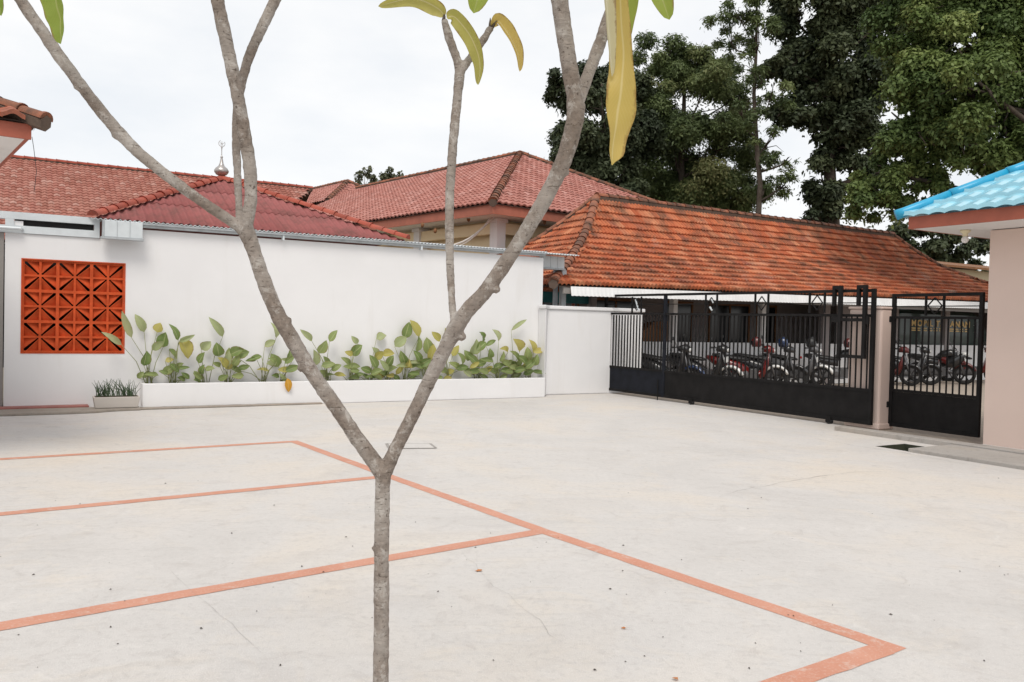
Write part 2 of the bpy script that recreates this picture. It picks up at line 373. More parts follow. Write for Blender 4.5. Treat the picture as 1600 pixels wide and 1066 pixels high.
def wm(o):
    m = o.matrix_basis.copy()
    return wm(o.parent) @ o.matrix_parent_inverse @ m if o.parent else m
def empty(name, loc, label=None, cat=None, group=None, rz=0):
    e = bpy.data.objects.new(name, None); COL.objects.link(e); e.location = loc; e.rotation_euler = (0, 0, rz); e.empty_display_size = .2
    if label: tag(e, label, cat, group)
    return e
def tag(o, label, cat, group=None):
    o['label'] = label; o['category'] = cat
    if group: o['group'] = group
    return o
def put(name, me, mat4, parent):
    o = bpy.data.objects.new(name, me); COL.objects.link(o); o.matrix_basis = mat4
    if parent: o.parent = parent; o.matrix_parent_inverse = wm(parent).inverted()
    return o
def frame4(x, y, z, t):
    m = Matrix((x, y, z)).transposed().to_4x4(); m.translation = t; return m

# ------------------------------------------------------------------ ground
g = MB(); S = 900
g.add([(-S, -S, -.62), (S, -S, -.62), (S, S, -.62), (-S, S, -.62)], [(0, 1, 2, 3)])
g.build('ground', 'earth', kind='structure')
def slab(name, mat, avals, bvals, z, hole=()):
    q = MB()
    for i in range(len(avals) - 1):
        for j in range(len(bvals) - 1):
            if (i, j) in hole: continue
            q.add([W(avals[i], bvals[j], z), W(avals[i + 1], bvals[j], z), W(avals[i + 1], bvals[j + 1], z), W(avals[i], bvals[j + 1], z)], [(0, 1, 2, 3)])
    return q.build(name, mat, kind='structure')
PA0, PA1, PB0, PB1 = 10.32, 10.98, 6.98, 7.5
yard = slab('concrete_yard', 'yard', [-30, PA0, PA1, 12.05], [-25, PB0, PB1, 16.4], 0, {(1, 1)})
slab('street', 'street_pave', [12.05, 60], [-60, 16.9], -.004)
slab('back_lot', 'earth', [-60, 60], [16.9, 120], -.012)
# open drain pit
q = MB()
q.fbox(PA0 - .06, PA0 - .001, PB0, PB1, -.5, -.005); q.fbox(PA1 + .001, PA1 + .06, PB0, PB1, -.5, -.005)
q.fbox(PA0 - .06, PA1 + .06, PB0 - .06, PB0 - .001, -.5, -.005); q.fbox(PA0 - .06, PA1 + .06, PB1 + .001, PB1 + .06, -.5, -.005)
q.fbox(PA0 - .06, PA1 + .06, PB0 - .06, PB1 + .06, -.56, -.5)
q.build('drain_pit', 'pit', kind='structure')

# painted parking lines
def line(p, q_, wd, e0=0, e1=0):
    p, q_ = Vector(p), Vector(q_); d = (q_ - p).normalized(); n = Vector((-d.y, d.x, 0)); p = p - d * e0; q_ = q_ + d * e1
    s = MB(); N = max(2, int((q_ - p).length / .12)); L = []; Rr = []
    for k in range(N + 1):
        c = p + (q_ - p) * (k / N); j1 = noise.noise(c * 6) * .007; j2 = noise.noise(c * 6 + Vector((9, 9, 9))) * .007
        L.append(c + n * (wd / 2 + j1)); Rr.append(c - n * (wd / 2 + j2))
    s.add(L + Rr, [(k, k + 1, N + 2 + k, N + 1 + k) for k in range(N)])
    o = s.build('painted_line', 'line_paint', yard); return o
zl = .0018
P1, P2, P3, P4 = W(3.08, 10.76, zl), W(3.28, 8.02, zl), W(3.50, 5.42, zl), W(3.82, 2.66, zl)
LW = .135
line(P1, P2, .125, .06, 0); line(P2, P3, .125); line(P3, P4, .125, 0, .06)
dz = Vector((0, 0, .0008))
for p, l in ((P1, W(-9, 10.05, zl)), (P2, W(-9, 6.85, zl)), (P3, W(-9, 3.74, zl)), (P4, W(-6, 2.0, zl))):
    line(p + dz + (l - p).normalized() * .055, l + dz, LW)
# cracks, and dark strips along the base joints
def crack_joint(pts, wd):
    s = MB(); pp = []
    for k in range(len(pts) - 1):
        a, b_ = pts[k], pts[k + 1]
        for t in range(6): pp.append(a.lerp(b_, t / 6))
    pp.append(pts[-1]); L = []; Rr = []
    for k, c in enumerate(pp):
        d = (pp[min(k + 1, len(pp) - 1)] - pp[max(0, k - 1)]).normalized(); n = Vector((-d.y, d.x, 0))
        c = c + n * noise.noise(c * 5) * .05; ww = wd * (.4 + abs(noise.noise(c * 3)) * 1.6) * min(1, k / 3 + .1, (len(pp) - 1 - k) / 3 + .1)
        L.append(c + n * ww / 2); Rr.append(c - n * ww / 2)
    N = len(pp); s.add(L + Rr, [(k, k + 1, N + k + 1, N + k) for k in range(N - 1)])
    s.build('crack_joint', 'crack_joint', yard)
def gp(x, y, z=.004):
    r = ray(x, y); t = (z - EYE) / r.z; return CAM + r * t
crack_joint([gp(x, y) for x, y in ((1130, 772), (1180, 762), (1235, 752), (1290, 742), (1345, 737), (1440, 738))], .006)
crack_joint([gp(x, y) for x, y in ((1130, 708), (1180, 714), (1240, 722), (1300, 728))], .005)
crack_joint([gp(x, y) for x, y in ((1050, 690), (1090, 697), (1120, 700))], .005)
crack_joint([gp(x, y) for x, y in ((1265, 684), (1300, 690), (1345, 698), (1385, 703), (1470, 718), (1600, 742))], .009)
crack_joint([gp(x, y) for x, y in ((720, 860), (760, 905), (860, 985), (880, 1010))], .0015)
crack_joint([gp(x, y) for x, y in ((250, 880), (330, 950), (420, 1030))], .0015)
crack_joint([W(a, 15.392, .0335 if a < 4.8 else .004) for a in (1.8, 3.0, 4.2, 4.85)], .018); crack_joint([W(a, 15.392, .003) for a in (4.95, 6.5, 8, 9.4, 9.9)], .02); crack_joint([W(9.9, 15.39, .003), W(10.22, 15.845, .003), W(11, 15.85, .003), W(11.9, 15.85, .003)], .02)  # thin dark strips along the base joint of planter and low wall
# utility cover set in the concrete
e = empty('drain_cover', W(4.31, 9.86, 0), 'rectangular concrete drain cover set flush in the yard behind the fork', 'drain cover')
s = MB(); c0 = [gp(x, y, 0) for x, y in ((604, 694), (672, 694), (681, 701), (609, 701.5))]
for k in range(4):
    s.bar(c0[k] + Z * .006, c0[(k + 1) % 4] + Z * .006, .035, .004)
s.build('rim', 'crack_joint', e)
cc = sum(c0, Vector()) / 4
MB().prism([cc + (p - cc) * .93 + Z * .003 for p in c0], Z * .006).build('lid', 'yard', e)
# litter on the concrete
rl = random.Random(5)
def scrap(name, x, y, sz, mat, label, up=.006):
    p = gp(x, y, 0); s = MB(); n = 7; vs = []
    for k in range(n):
        a = 2 * math.pi * k / n; r = sz * rl.uniform(.5, 1.1); vs.append(p + Vector((math.cos(a) * r, math.sin(a) * r * .6, .005 + up * rl.random())))
    s.add(vs + [p + Z * (up + .004)], [(k, (k + 1) % n, n) for k in range(n)])
    return tag(s.build(name, mat), label, 'leaf')
scrap('fallen_leaf', 748, 893, .027, 'dry_leaf', 'small brown dry leaf on the concrete right of the trunk')
scrap('fallen_leaf', 976, 983, .02, 'dry_leaf', 'tiny curled dry leaf on the concrete near the bottom centre')
scrap('fallen_leaf', 1055, 1063, .02, 'dry_leaf', 'reddish dry leaf scrap at the bottom edge of the yard')
s = MB()
for k in range(70):
    p = gp(rl.uniform(0, 1600), rl.uniform(740, 1060), .004); r = rl.uniform(.004, .012)
    a = rl.uniform(0, 6.28); d = Vector((math.cos(a), math.sin(a), 0)); n = Vector((-d.y, d.x, 0)) * .5
    s.add([p + d * r, p + n * r, p - d * r, p - n * r, p + Z * r * .6], [(0, 1, 4), (1, 2, 4), (2, 3, 4), (3, 0, 4)])
o = s.build('grit', 'debris', kind='stuff'); tag(o, 'dark grit and twig crumbs scattered over the concrete', 'grit')

# kerb and slab in front of the pink building
s = MB(); s.fbox(11.28, 11.5, -12, 8.95, -.1, .075); s.build('kerb', 'kerb', kind='structure', bevel=.012)
s = MB(); s.fbox(10.28, 11.27, -12, 6.97, -.1, .05); s.build('drain_slab', 'kerb', kind='structure', bevel=.01)
s = MB(); s.fbox(11.51, 11.9, -12, 6.8, -.1, .05); s.build('pavement', 'yard', kind='structure')

# ------------------------------------------------------------------ white wall
WB = 15.75
wall = empty('white_boundary_wall', W(4.9, WB + .1, 0), 'long white plastered wall with orange vent panel and grey gutter', 'wall')
BX0, BX1, BZ0, BZ1 = .03, 1.53, .94, 2.445       # vent opening
s = MB()
for a0, a1, z0, z1 in ((-.22, BX0, 0, 3.06), (BX1, 10.0, 0, 3.06), (BX0, BX1, 0, BZ0), (BX0, BX1, BZ1, 2.86)):
    s.fbox(a0, a1, WB, WB + .16, z0, z1)
s.build('wall_body', 'white_wall', wall)
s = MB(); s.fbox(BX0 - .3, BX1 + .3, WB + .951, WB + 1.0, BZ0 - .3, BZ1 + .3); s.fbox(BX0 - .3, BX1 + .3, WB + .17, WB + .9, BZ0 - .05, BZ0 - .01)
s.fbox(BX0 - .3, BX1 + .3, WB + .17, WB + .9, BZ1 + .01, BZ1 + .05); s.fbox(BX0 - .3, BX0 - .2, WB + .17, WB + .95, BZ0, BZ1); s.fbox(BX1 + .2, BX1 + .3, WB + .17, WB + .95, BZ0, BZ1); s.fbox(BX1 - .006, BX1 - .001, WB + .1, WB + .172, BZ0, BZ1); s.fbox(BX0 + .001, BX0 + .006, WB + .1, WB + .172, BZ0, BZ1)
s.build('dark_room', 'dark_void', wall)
# breeze blocks : a 3 x 3 set
bs = .5; blk = MB(); H2 = bs / 2; D = .085
def bq(a0, a1, z0, z1, d0, d1): blk.box((a0, d0, z0), (a1 - a0, 0, 0), (0, d1 - d0, 0), (0, 0, z1 - z0))
tr = .024
bq(-H2, H2, -H2, -H2 + tr, 0, D); bq(-H2, H2, H2 - tr, H2, 0, D); bq(-H2, -H2 + tr, -H2 + tr, H2 - tr, 0, D); bq(H2 - tr, H2, -H2 + tr, H2 - tr, 0, D)
bq(-.017, .017, -H2 + tr, H2 - tr, .002, D); bq(-H2 + tr, -.017, -.017, .017, .002, D); bq(.017, H2 - tr, -.017, .017, .002, D)
I = H2 - tr; wS = .030                         # half width of the slot at its outer end
for sx in (-1, 1):
    for sz in (-1, 1):
        for sw in (0, 1):
            # sloping triangular web on one side of the diagonal slot, and the slot's rib
            def pt(x, z, d): return Vector((sx * (z if sw else x), d, sz * (x if sw else z)))
            A, B_, C_ = (.044, .017), (I, .017), (I, I - .046)
            d0 = (.02, .062, .02)
            blk.add([pt(*A, .008), pt(*B_, .070), pt(*C_, .022)], [(0, 1, 2)])
            blk.add([pt(*A, .004), pt(*C_, .004), pt(C_[0] - .0, C_[1] + .011, .004), pt(.044, .028, .004),
                     pt(*A, D), pt(*C_, D), pt(C_[0] - .0, C_[1] + .011, D), pt(.044, .028, D)],
                    [(0, 1, 2, 3), (0, 1, 5, 4), (3, 2, 6, 7), (1, 2, 6, 5)])
bme = blk.mesh('breeze_block', 'breeze')
for i in range(3):
    for j in range(3):
        put('breeze_block', bme, frame4(U, V, Z, W(BX0 + .25 + .5 * i, WB + .012, BZ0 + .2525 + .5 * j)), wall)
s = MB()
for a0, a1, z0, z1 in ((BX0 - .022, BX0, BZ0 - .02, BZ1 + .02), (BX1, BX1 + .018, BZ0 - .02, BZ1 + .02), (BX0, BX1, BZ0 - .02, BZ0), (BX0, BX1, BZ1, BZ1 + .02)):
    s.fbox(a0, a1, WB - .008, WB + .1, z0, z1)
s.build('vent_frame', 'breeze', wall)
# gutters along the top
s = MB()
for a0, a1 in ((1.78, 4.2), (4.215, 7.0), (7.015, 10.0)): s.fbox(a0, a1, WB - .09, WB + .02, 3.09, 3.15)
s.fbox(1.78, 10.0, WB - .13, WB - .101, 3.13, 3.165)
s.build('gutter', 'zinc', wall, bevel=.006)
s = MB(); s.fbox(4.19, 4.225, WB - .115, WB, 3.04, 3.155); s.fbox(6.99, 7.025, WB - .115, WB, 3.04, 3.155); s.build('gutter_clip', 'zinc_pale', wall)
# left band with its long dark slot
s = MB()
s.fbox(-.7, 1.14, WB - .03, WB + .1, 3.085, 3.2); s.fbox(-.7, 1.14, WB - .03, WB + .1, 2.865, 2.985); s.fbox(-.22, -.1, WB - .028, WB + .1, 2.985, 3.085); s.fbox(1.06, 1.14, WB - .028, WB + .1, 2.985, 3.085)
s.build('eave_band', 'zinc_pale', wall)
s = MB(); s.fbox(-.09, 1.05, WB + .05, WB + .06, 2.98, 3.09); s.build('slot', 'dark_void', wall)
s = MB(); s.tube([W(-.9, WB - .09, 2.93), W(.0, WB - .09, 2.93), W(.02, WB - .02, 2.92)], .028, 8); s.build('pipe', 'zinc_pale', wall)
# rain heads
def rainhead(a0, a1, WB=WB):
    s = MB(); s.fbox(a0, a1, WB - .26, WB - .13, 2.88, 3.155); s.build('rain_head', 'zinc_pale', wall, bevel=.008)
    s = MB(); s.fbox(a0 - .05, a1 + .02, WB - .28, WB - .12, 2.845, 2.879); s.fbox(a0 - .025, a0 - .003, WB - .27, WB - .13, 2.879, 3.16)
    for k in range(1, 3): s.fbox(a0 + (a1 - a0) * k / 3 - .004, a0 + (a1 - a0) * k / 3 + .004, WB - .266, WB - .2605, 2.88, 3.15)
    s.build('rain_head_trim', 'zinc', wall)
rainhead(1.19, 1.78); rainhead(10.22, 10.8, 16.36)
s = MB(); s.fbox(10.76, 10.88, 16.12, 16.24, .0, 2.845); s.build('downpipe', 'zinc', wall, bevel=.006)
s = MB(); s.fbox(10.6, 10.7, 16.2, 16.26, 0, 2.845); s.build('corner_post', 'zinc_dark', wall)
# grey post and dim recess at the far left
post = empty('grey_corner_post', W(-.4, WB, 0), 'dull grey post with a dim recess at the left end of the white wall', 'post')
s = MB(); s.fbox(-.62, -.235, WB - .02, WB + .3, .05, 2.86); s.build('post', 'grey_post', post)
s = MB(); s.fbox(-2.2, -.63, WB + .25, WB + .3, 0, 2.86); s.build('back_panel', 'grey_post', post)
s = MB(); s.fbox(-1.9, -.66, WB + .18, WB + .249, .95, 2.4); s.build('shutter', 'fascia', post)
# low step and apron at the foot of the wall
s = MB(); s.fbox(-6, 1.0, WB - .26, WB - .001, 0, .07); s.build('red_step', 'red_step', kind='structure', bevel=.01)
s = MB(); s.prism([W(-6, 14.86, 0), W(.6, 14.88, 0), W(1.05, 14.93, 0), W(1.3, 15.08, 0), W(1.5, 15.12, 0), W(1.75, 15.14, 0), W(1.75, 15.488, 0), W(-6, 15.488, 0)], Z * .045); s.prism([W(1.752, 15.2, 0), W(3.4, 15.24, 0), W(4.9, 15.3, 0), W(4.9, 15.398, 0), W(1.752, 15.398, 0)], Z * .03); s.build('kerb', 'apron', kind='structure', bevel=.012)

# planter
pl = empty('white_planter', W(5.85, 15.56, 0), 'long low white planter box along the foot of the white wall', 'planter')
s = MB(); s.fbox(1.8, 9.9, 15.4, 15.47, .0, .425); s.fbox(1.8, 1.88, 15.471, WB - .002, 0, .42); s.build('box', 'white_wall', pl, bevel=.012)
s = MB(); s.fbox(1.88, 9.9, 15.471, WB - .002, 0, .36); s.build('soil', 'soil', pl)

# low wall to the gate
lw = empty('low_white_wall', W(11, 16, 0), 'lower white wall with coped top between tall wall and black gate', 'wall')
s = MB()
s.prism([W(9.9, WB - .32, 0), W(10.22, 15.86, 0), W(10.22, 16.05, 0), W(10.05, 16.05, 0), W(10.05, WB + .001, 0), W(9.9, WB - .002, 0)], Z * 1.93)
s.fbox(10.22, 12.95, 15.86, 16.05, 0, 1.93)
s.build('wall_body', 'white_wall', lw, bevel=.02)
s = MB(); s.prism([W(9.86, WB - .36, 1.931), W(10.24, 15.82, 1.931), W(12.99, 15.82, 1.931), W(12.99, 16.09, 1.931), W(10.1, 16.09, 1.931), W(10.02, WB - .05, 1.931), W(9.86, WB - .05, 1.931)], Z * .085)
s.build('coping', 'white_wall', lw, bevel=.02)

# ------------------------------------------------------------------ roof helpers
def tile_profile(width, length, hgt, th, n=8, kind='S'):
    """one clay tile : x across, y up the slope, z normal; the lower edge shows its thickness"""
    s = MB(); top = []; lowr = []
    for k in range(n + 1):
        t = k / n
        if kind == 'S': z = hgt * (.5 - .5 * math.cos(2 * math.pi * (t * .98 + .02))) if t < .62 else hgt * (.5 - .5 * math.cos(2 * math.pi * (.62 * .98 + .02))) * (1 - (t - .62) / .38) ** 1.5
        else: z = hgt * (abs(math.sin(2 * math.pi * t)) ** .8)
        top.append((t * width - width / 2, z))
    vs = [Vector((x, 0, z + th)) for x, z in top] + [Vector((x, length, z)) for x, z in top] + [Vector((x, 0, z * .9 - .012)) for x, z in top]
    N = n + 1
    s.add(vs, [(k, k + 1, N + k + 1, N + k) for k in range(n)] + [(2 * N + k, 2 * N + k + 1, k + 1, k) for k in range(n)])
    return s
def roof_tiles(fn, x0, x1, s1, tw, tl, prof, clip, rnd, jit=.006, stagger=False, keep=None):
    """joined tiles over the face fn(x, s) -> point; keep(i, j, m4) may take a tile away as an object of its own"""
    out = MB(); rows = int(s1 / tl + .5); n = int((x1 - x0) / tw + .5)
    for j in range(rows):
        off = tw / 2 if stagger and j % 2 else 0
        for i in range(n + 1):
            x = x0 + (i + .5) * tw + off - tw / 2; sv = j * tl
            if not clip(x, sv + tl * .5): continue
            p = fn(x, sv); q_ = fn(x, sv + tl * 1.12); px = fn(x + .05, sv)
            ey = (q_ - p).normalized(); ex = (px - p).normalized(); ex = (ex - ey * ex.dot(ey)).normalized(); ez = ex.cross(ey)
            if ez.z < 0: ez = -ez
            r = rnd.uniform(-1, 1)
            m4 = frame4(ex, (ey + ex * r * .012).normalized(), ez, p + ez * (.012 + jit * rnd.random()) + ey * rnd.uniform(-.008, .008))
            if keep and keep(i, j, m4): continue
            out.add([m4 @ v for v in prof.v], prof.f, rnd.uniform(.02, 1))
    return out
CAP = {}
def cap_mesh(key, L, r, mat):
    if key in CAP: return CAP[key]
    s = MB(); n = 8; rings = []
    for y, k in ((0, 1.12), (.03, 1.12), (.035, 1.0), (L, .9)):
        rings.append([Vector((math.cos(math.pi * j / n) * r * k, y, math.sin(math.pi * j / n) * r * k * .85)) for j in range(n + 1)])
    N = n + 1; vs = [p for q_ in rings for p in q_]; fs = [(k * N + j, k * N + j + 1, (k + 1) * N + j + 1, (k + 1) * N + j) for k in range(3) for j in range(n)]
    fs.append(tuple(range(N)))
    s.add(vs, fs); CAP[key] = s.mesh('ridge_cap', mat, True); return CAP[key]
def caps(path, L, r, mat, parent, name='ridge_cap', lift=.0, mortar=True):
    """ridge caps laid one over the next along a path"""
    me = cap_mesh((L, r, mat), L * 1.08, r, mat); pts = [Vector(p) for p in path]
    seg = [(pts[k + 1] - pts[k]).length for k in range(len(pts) - 1)]; tot = sum(seg); n = max(1, int(tot / L))
    def pat(d):
        for k, l in enumerate(seg):
            if d <= l or k == len(seg) - 1: return pts[k] + (pts[k + 1] - pts[k]) * (d / l)
            d -= l
    for i in range(n):
        p = pat(i * tot / n); q_ = pat(min(tot, (i + 1) * tot / n)); y = (q_ - p).normalized(); x = y.cross(Z).normalized(); z = x.cross(y)
        put(name, me, frame4(x, (y + x * random.uniform(-.02, .02)).normalized(), z, p + z * (lift + random.uniform(0, .012))), parent)
    if mortar:
        s = MB(); s.tube([p - Z * r * .25 for p in pts], r * .95, 6); s.build('ridge_mortar', 'ridge_mortar', parent)

# ------------------------------------------------------------------ long red tile roof behind the wall
rr = random.Random(11)
hall = empty('long_tiled_hall', W(0, 44, 0), 'long hall with faded red tile roof rising behind the white wall', 'building')
HB0, HZ0, HB1, HZ1 = 36.4, 4.2, 44.0, 8.44
HX0, HX1 = -14.0, 13.3
sl = math.hypot(HB1 - HB0, HZ1 - HZ0)
hf = lambda x, sv: W(x, HB0 + (HB1 - HB0) * sv / sl, HZ0 + (HZ1 - HZ0) * sv / sl)
pr = tile_profile(.235, .33, .045, .03, 5)
roof_tiles(hf, HX0, HX1, sl, .225, .29, pr, lambda x, sv: x < HX1 - .7 * (sl - sv), rr).build('tiles', 'red_tiles', hall, kind='stuff')
e_ = Z * -.03
s = MB(); s.add([hf(HX0, 0) + e_, hf(HX1 - sl * .7, 0) + e_, hf(HX1, sl) + e_, hf(HX0, sl) + e_, W(HX1, 52, 4.2), W(HX0, 52, 4.2)], [(0, 1, 2, 3), (3, 2, 4, 5)]); s.build('roof_deck', 'ridge_mortar', hall)
s = MB(); s.fbox(HX0 + .4, HX1 - sl, 37.2, 51, 0, 4.2); s.build('wall_body', 'white_wall', hall)
caps([hf(HX0, sl) + Z * .05, hf(HX1, sl) + Z * .05], .42, .15, 'wine_cap', hall)

# ------------------------------------------------------------------ pyramid roof of corrugated wine red sheets, ball finial
pav = empty('wine_red_pavilion', W(3.64, 18.5, 0), 'wine red corrugated hipped roof with metal ball finial behind the white wall', 'building')
PE0, PE1, PBk, PAp = 1.06, 6.66, WB - .09, Vector((3.64, 18.5, 4.47))
ctr = PAp.x; hwf = lambda x: (ctr - PE0) if x < ctr else (PE1 - ctr); run = PAp.y - PBk; rise = PAp.z - 3.2; slp = math.hypot(run, rise)
def sheet(face, i0, i1, s0, s1, mat, lift):
    """one corrugated sheet between x = i0..i1 across and s0..s1 up the slope, cut by the hips"""
    s = MB(); step = .0175; n = int((i1 - i0) / step + .5); vs = []; top = []
    for k in range(n + 1):
        x = i0 + (i1 - i0) * k / n; smax = slp * (1 - abs(x - ctr) / hwf(x)); t1 = max(s0, min(s1, smax)); ph = math.sin(x / .14 * 2 * math.pi) * .017
        vs.append((x, s0, ph)); top.append((x, t1, ph))
    N = n + 1
    def mapf(x, sv, h):
        return face(x, sv, h + lift)
    P = [mapf(*q) for q in vs] + [mapf(*q) for q in top] + [mapf(x, sv, h - .006) for x, sv, h in vs]
    F = [(k, k + 1, N + k + 1, N + k) for k in range(n) if top[k][1] > s0 + .001 or top[k + 1][1] > s0 + .001] + [(2 * N + k, 2 * N + k + 1, k + 1, k) for k in range(n)]
    s.add(P, F); return s
nrm = Vector((0, -rise, run)).normalized()
def front(x, sv, h): return W(x, PBk + run * sv / slp, 3.2 + rise * sv / slp) + (V * nrm.y + Z * nrm.z) * h
nsh = 7
for j, (s0, s1) in enumerate(((0, 1.12), (1.05, 2.17), (2.10, 3.3))):
    for i in range(nsh):
        a0 = PE0 + (PE1 - PE0) * i / nsh; a1 = PE0 + (PE1 - PE0) * (i + 1) / nsh + .03
        if max(slp * (1 - abs(a - ctr) / hwf(a)) for a in (a0, a1, (a0 + a1) / 2)) <= s0 + .02: continue
        sheet(front, a0, min(a1, PE1), s0, s1, 'wine_metal', .012 * j + .005 * (i % 2)).build('roof_sheet', 'wine_metal', pav, smooth=True)
ap = W(PAp.x, PAp.y, PAp.z); bb = 2 * PAp.y - PBk
s = MB(); s.add([W(PE0, PBk, 3.2), ap - Z * .01, W(PE0, bb, 3.2)], [(0, 1, 2)]); s.add([W(PE1, PBk, 3.2), ap - Z * .01, W(PE1, bb, 3.2)], [(0, 1, 2)]); s.add([W(PE0, bb, 3.2), ap - Z * .01, W(PE1, bb, 3.2)], [(0, 1, 2)])
s.build('roof_slope', 'wine_metal', pav)
caps([W(PE0 - .03, PBk - .03, 3.225), ap + Z * .03], .27, .10, 'wine_cap', pav, 'hip_cap', mortar=False)
caps([W(PE1 + .03, PBk - .03, 3.225), ap + Z * .03], .27, .10, 'wine_cap', pav, 'hip_cap', mortar=False)
# zinc edge sheet that runs under the sheets over the gutter
def corr_edge(a0, a1, b0, b1, z0, z1, mat, parent, name, pitch=.075, amp=.012):
    s = MB(); n = int((a1 - a0) / pitch * 6); P0 = []; P1_ = []; P2_ = []
    for k in range(n + 1):
        a = a0 + (a1 - a0) * k / n; h = amp * math.sin(a / pitch * 2 * math.pi)
        P0.append(W(a, b0, z0 + h)); P1_.append(W(a, b1, z1 + h)); P2_.append(W(a, b0, z0 + h - .012))
    N = n + 1; s.add(P0 + P1_ + P2_, [(k, k + 1, N + k + 1, N + k) for k in range(n)] + [(2 * N + k, 2 * N + k + 1, k + 1, k) for k in range(n)])
    s.build(name, mat, parent)
corr_edge(1.0, 10.02, WB - .14, WB + .5, 3.182, 3.2, 'zinc_pale', pav, 'eave_sheet')
corr_edge(10.03, 10.95, WB - .02, WB + .7, 3.175, 3.21, 'zinc_pale', pav, 'eave_sheet')
fin = empty('ball_finial', ap, 'small silver onion shaped finial on the wine red roof peak', 'finial')
s = MB(); s.lathe(ap, [(.09, 0), (.11, .03), (.07, .06), (.06, .09)], 18); s.build('base', 'silver', fin, True)
s = MB(); s.lathe(ap + Z * .09, [(.05, 0), (.11, .03), (.145, .08), (.15, .115), (.12, .165), (.065, .21), (.04, .27), (.028, .34), (.012, .40), (.010, .46)], 20); s.build('ball', 'silver', fin, True)
s = MB(); s.lathe(ap + Z * .49, [(.008, -.06), (.03, 0), (.008, .03), (.008, .18), (.022, .2), (.006, .22), (.006, .26)], 10); s.build('spike', 'silver', fin, True)
s = MB(); cN = ap + Z * .775
s.tube([cN + (U * math.cos(t * .45 + 2.0) + Z * math.sin(t * .45 + 2.0)) * .065 for t in range(12)], .006, 6); 
for t in range(5): s.bar(cN, cN + (U * math.cos(t * 1.257 + .3) + Z * math.sin(t * 1.257 + .3)) * .045, .009)
s.build('crescent_and_star', 'silver', fin)

# ------------------------------------------------------------------ middle hall with hipped pink tile roof
def hip_house(name, label, c, th, k, slope, length, tw, tl, tmat, wall_h, deep, detail=True, seed=3, bodymat='beige_wall', over=.9):
    """c = near eave corner of the roof; the hip end faces the yard, the ridge runs away to the left"""
    u = Vector((math.cos(th), math.sin(th), 0)); v = Vector((-math.sin(th), math.cos(th), 0)); rnd = random.Random(seed)
    root = empty(name, Vector((c.x, c.y, 0)) + (u + v) * k, label, 'building')
    sl_ = k * math.hypot(1, slope); wd = 2 * k
    up = lambda d: Z * (slope * d)
    fr = lambda x, sv: c + u * x + v * (sv / math.hypot(1, slope)) + up(sv / math.hypot(1, slope))
    sd_ = lambda x, sv: c + v * x + u * (sv / math.hypot(1, slope)) + up(sv / math.hypot(1, slope))
    ch = math.hypot(1, slope); p_ = tile_profile(tw * 1.06, tl * 1.16, tw * .2, .034, 6)
    mb = roof_tiles(fr, 0, wd, sl_, tw, tl, p_, lambda x, sv: sv / ch < x < wd - sv / ch, rnd)
    mb2 = roof_tiles(sd_, 0, length, sl_, tw, tl, p_, lambda x, sv: x > sv / ch, rnd)
    mb.build('tiles', tmat, root, kind='stuff'); mb2.build('tiles', tmat, root, kind='stuff')
    A = c + (u + v) * k + up(k); Bf = c + u * k + v * length + up(k); e = Z * -.03
    s = MB(); s.add([c + e, c + u * wd + e, A + e, c + v * length + e, Bf + e, c + u * wd + v * length + e], [(0, 1, 2), (0, 2, 4, 3), (1, 5, 4, 2)]); s.build('roof_deck', 'ridge_mortar', root)
    cl = .32
    caps([c + Z * .03, A + Z * .05], cl, .13, 'ridge_cap', root, 'hip_cap', .02); caps([c + u * wd + Z * .03, A + Z * .05], cl, .13, 'ridge_cap', root, 'hip_cap', .02); caps([Bf + Z * .05, A + Z * .05], cl, .12, 'ridge_cap', root, 'ridge_cap', .02)
    # fascia boards, soffit, walls
    s = MB(); s.box(c - Z * .30 + v * .05 + u * .05, u * (wd - .1), v * .04, Z * .30); s.box(c - Z * .30 + u * .05 + v * .095, v * (length - .1), u * .04, Z * .30); s.build('fascia', 'fascia_mid', root)
    s = MB(); s.box(c - Z * .27 + (u + v) * .1, u * (wd - .2), v * (length - .3), Z * .03); s.build('soffit', 'soffit', root)
    b0 = Vector((c.x, c.y, 0)) + (u + v) * over; hh = c.z - .275
    s = MB(); s.box(b0 + v * deep + u * deep, u * (wd - 2 * over - deep), v * (length - 2 * over - deep), Z * hh); s.build('wall_body', bodymat, root)
    return root, u, v, c, b0, hh
mid, mu, mv, mc, mb0, mh = hip_house('pink_tiled_hall', 'cream hall with large hipped pink tile roof beyond the white wall', at(770, 317, 24), R(40), 6.3, .50, 19, .235, .30, 'pink_tiles', 4, .45)
# colonnade columns, brackets, cables
def column(p, w_, h, parent, mat='soffit'):
    s = MB(); s.box(p - mu * w_ / 2 - mv * w_ / 2, mu * w_, mv * w_, Z * (h - .12)); s.box(p - (mu + mv) * (w_ / 2 + .05) + Z * (h - .12), mu * (w_ + .1), mv * (w_ + .1), Z * .118); s.build('column', mat, parent)
column(mb0 + (mu + mv) * .15, .34, mh, mid)
for k in (1, 2, 3): column(mb0 + mu * .15 + mv * (.15 + 4.2 * k), .34, mh, mid); column(mb0 + mv * .15 + mu * (.15 + 4.2 * k * .85), .34, mh, mid)
s = MB(); s.box(mb0 + Z * (mh - .45) + mu * .06 + mv * .06, mu * (10.5), mv * .18, Z * .33); s.box(mb0 + Z * (mh - .45) + mu * .06 + mv * .3, mv * 15, mu * .18, Z * .33); s.build('beam', 'beige_wall', mid)
for k, q0 in enumerate(((690, 386), (700, 388))):
    s = MB(); p0 = at(*q0, 25.4); p1 = at(776 - 6 * k, 334 + 2 * k, 25.2)
    s.tube([p0.lerp(p1, t / 8) - Z * .25 * math.sin(math.pi * t / 8) for t in range(9)], .03 if k == 0 else .018, 6); s.build('cable', 'cord_white', mid)
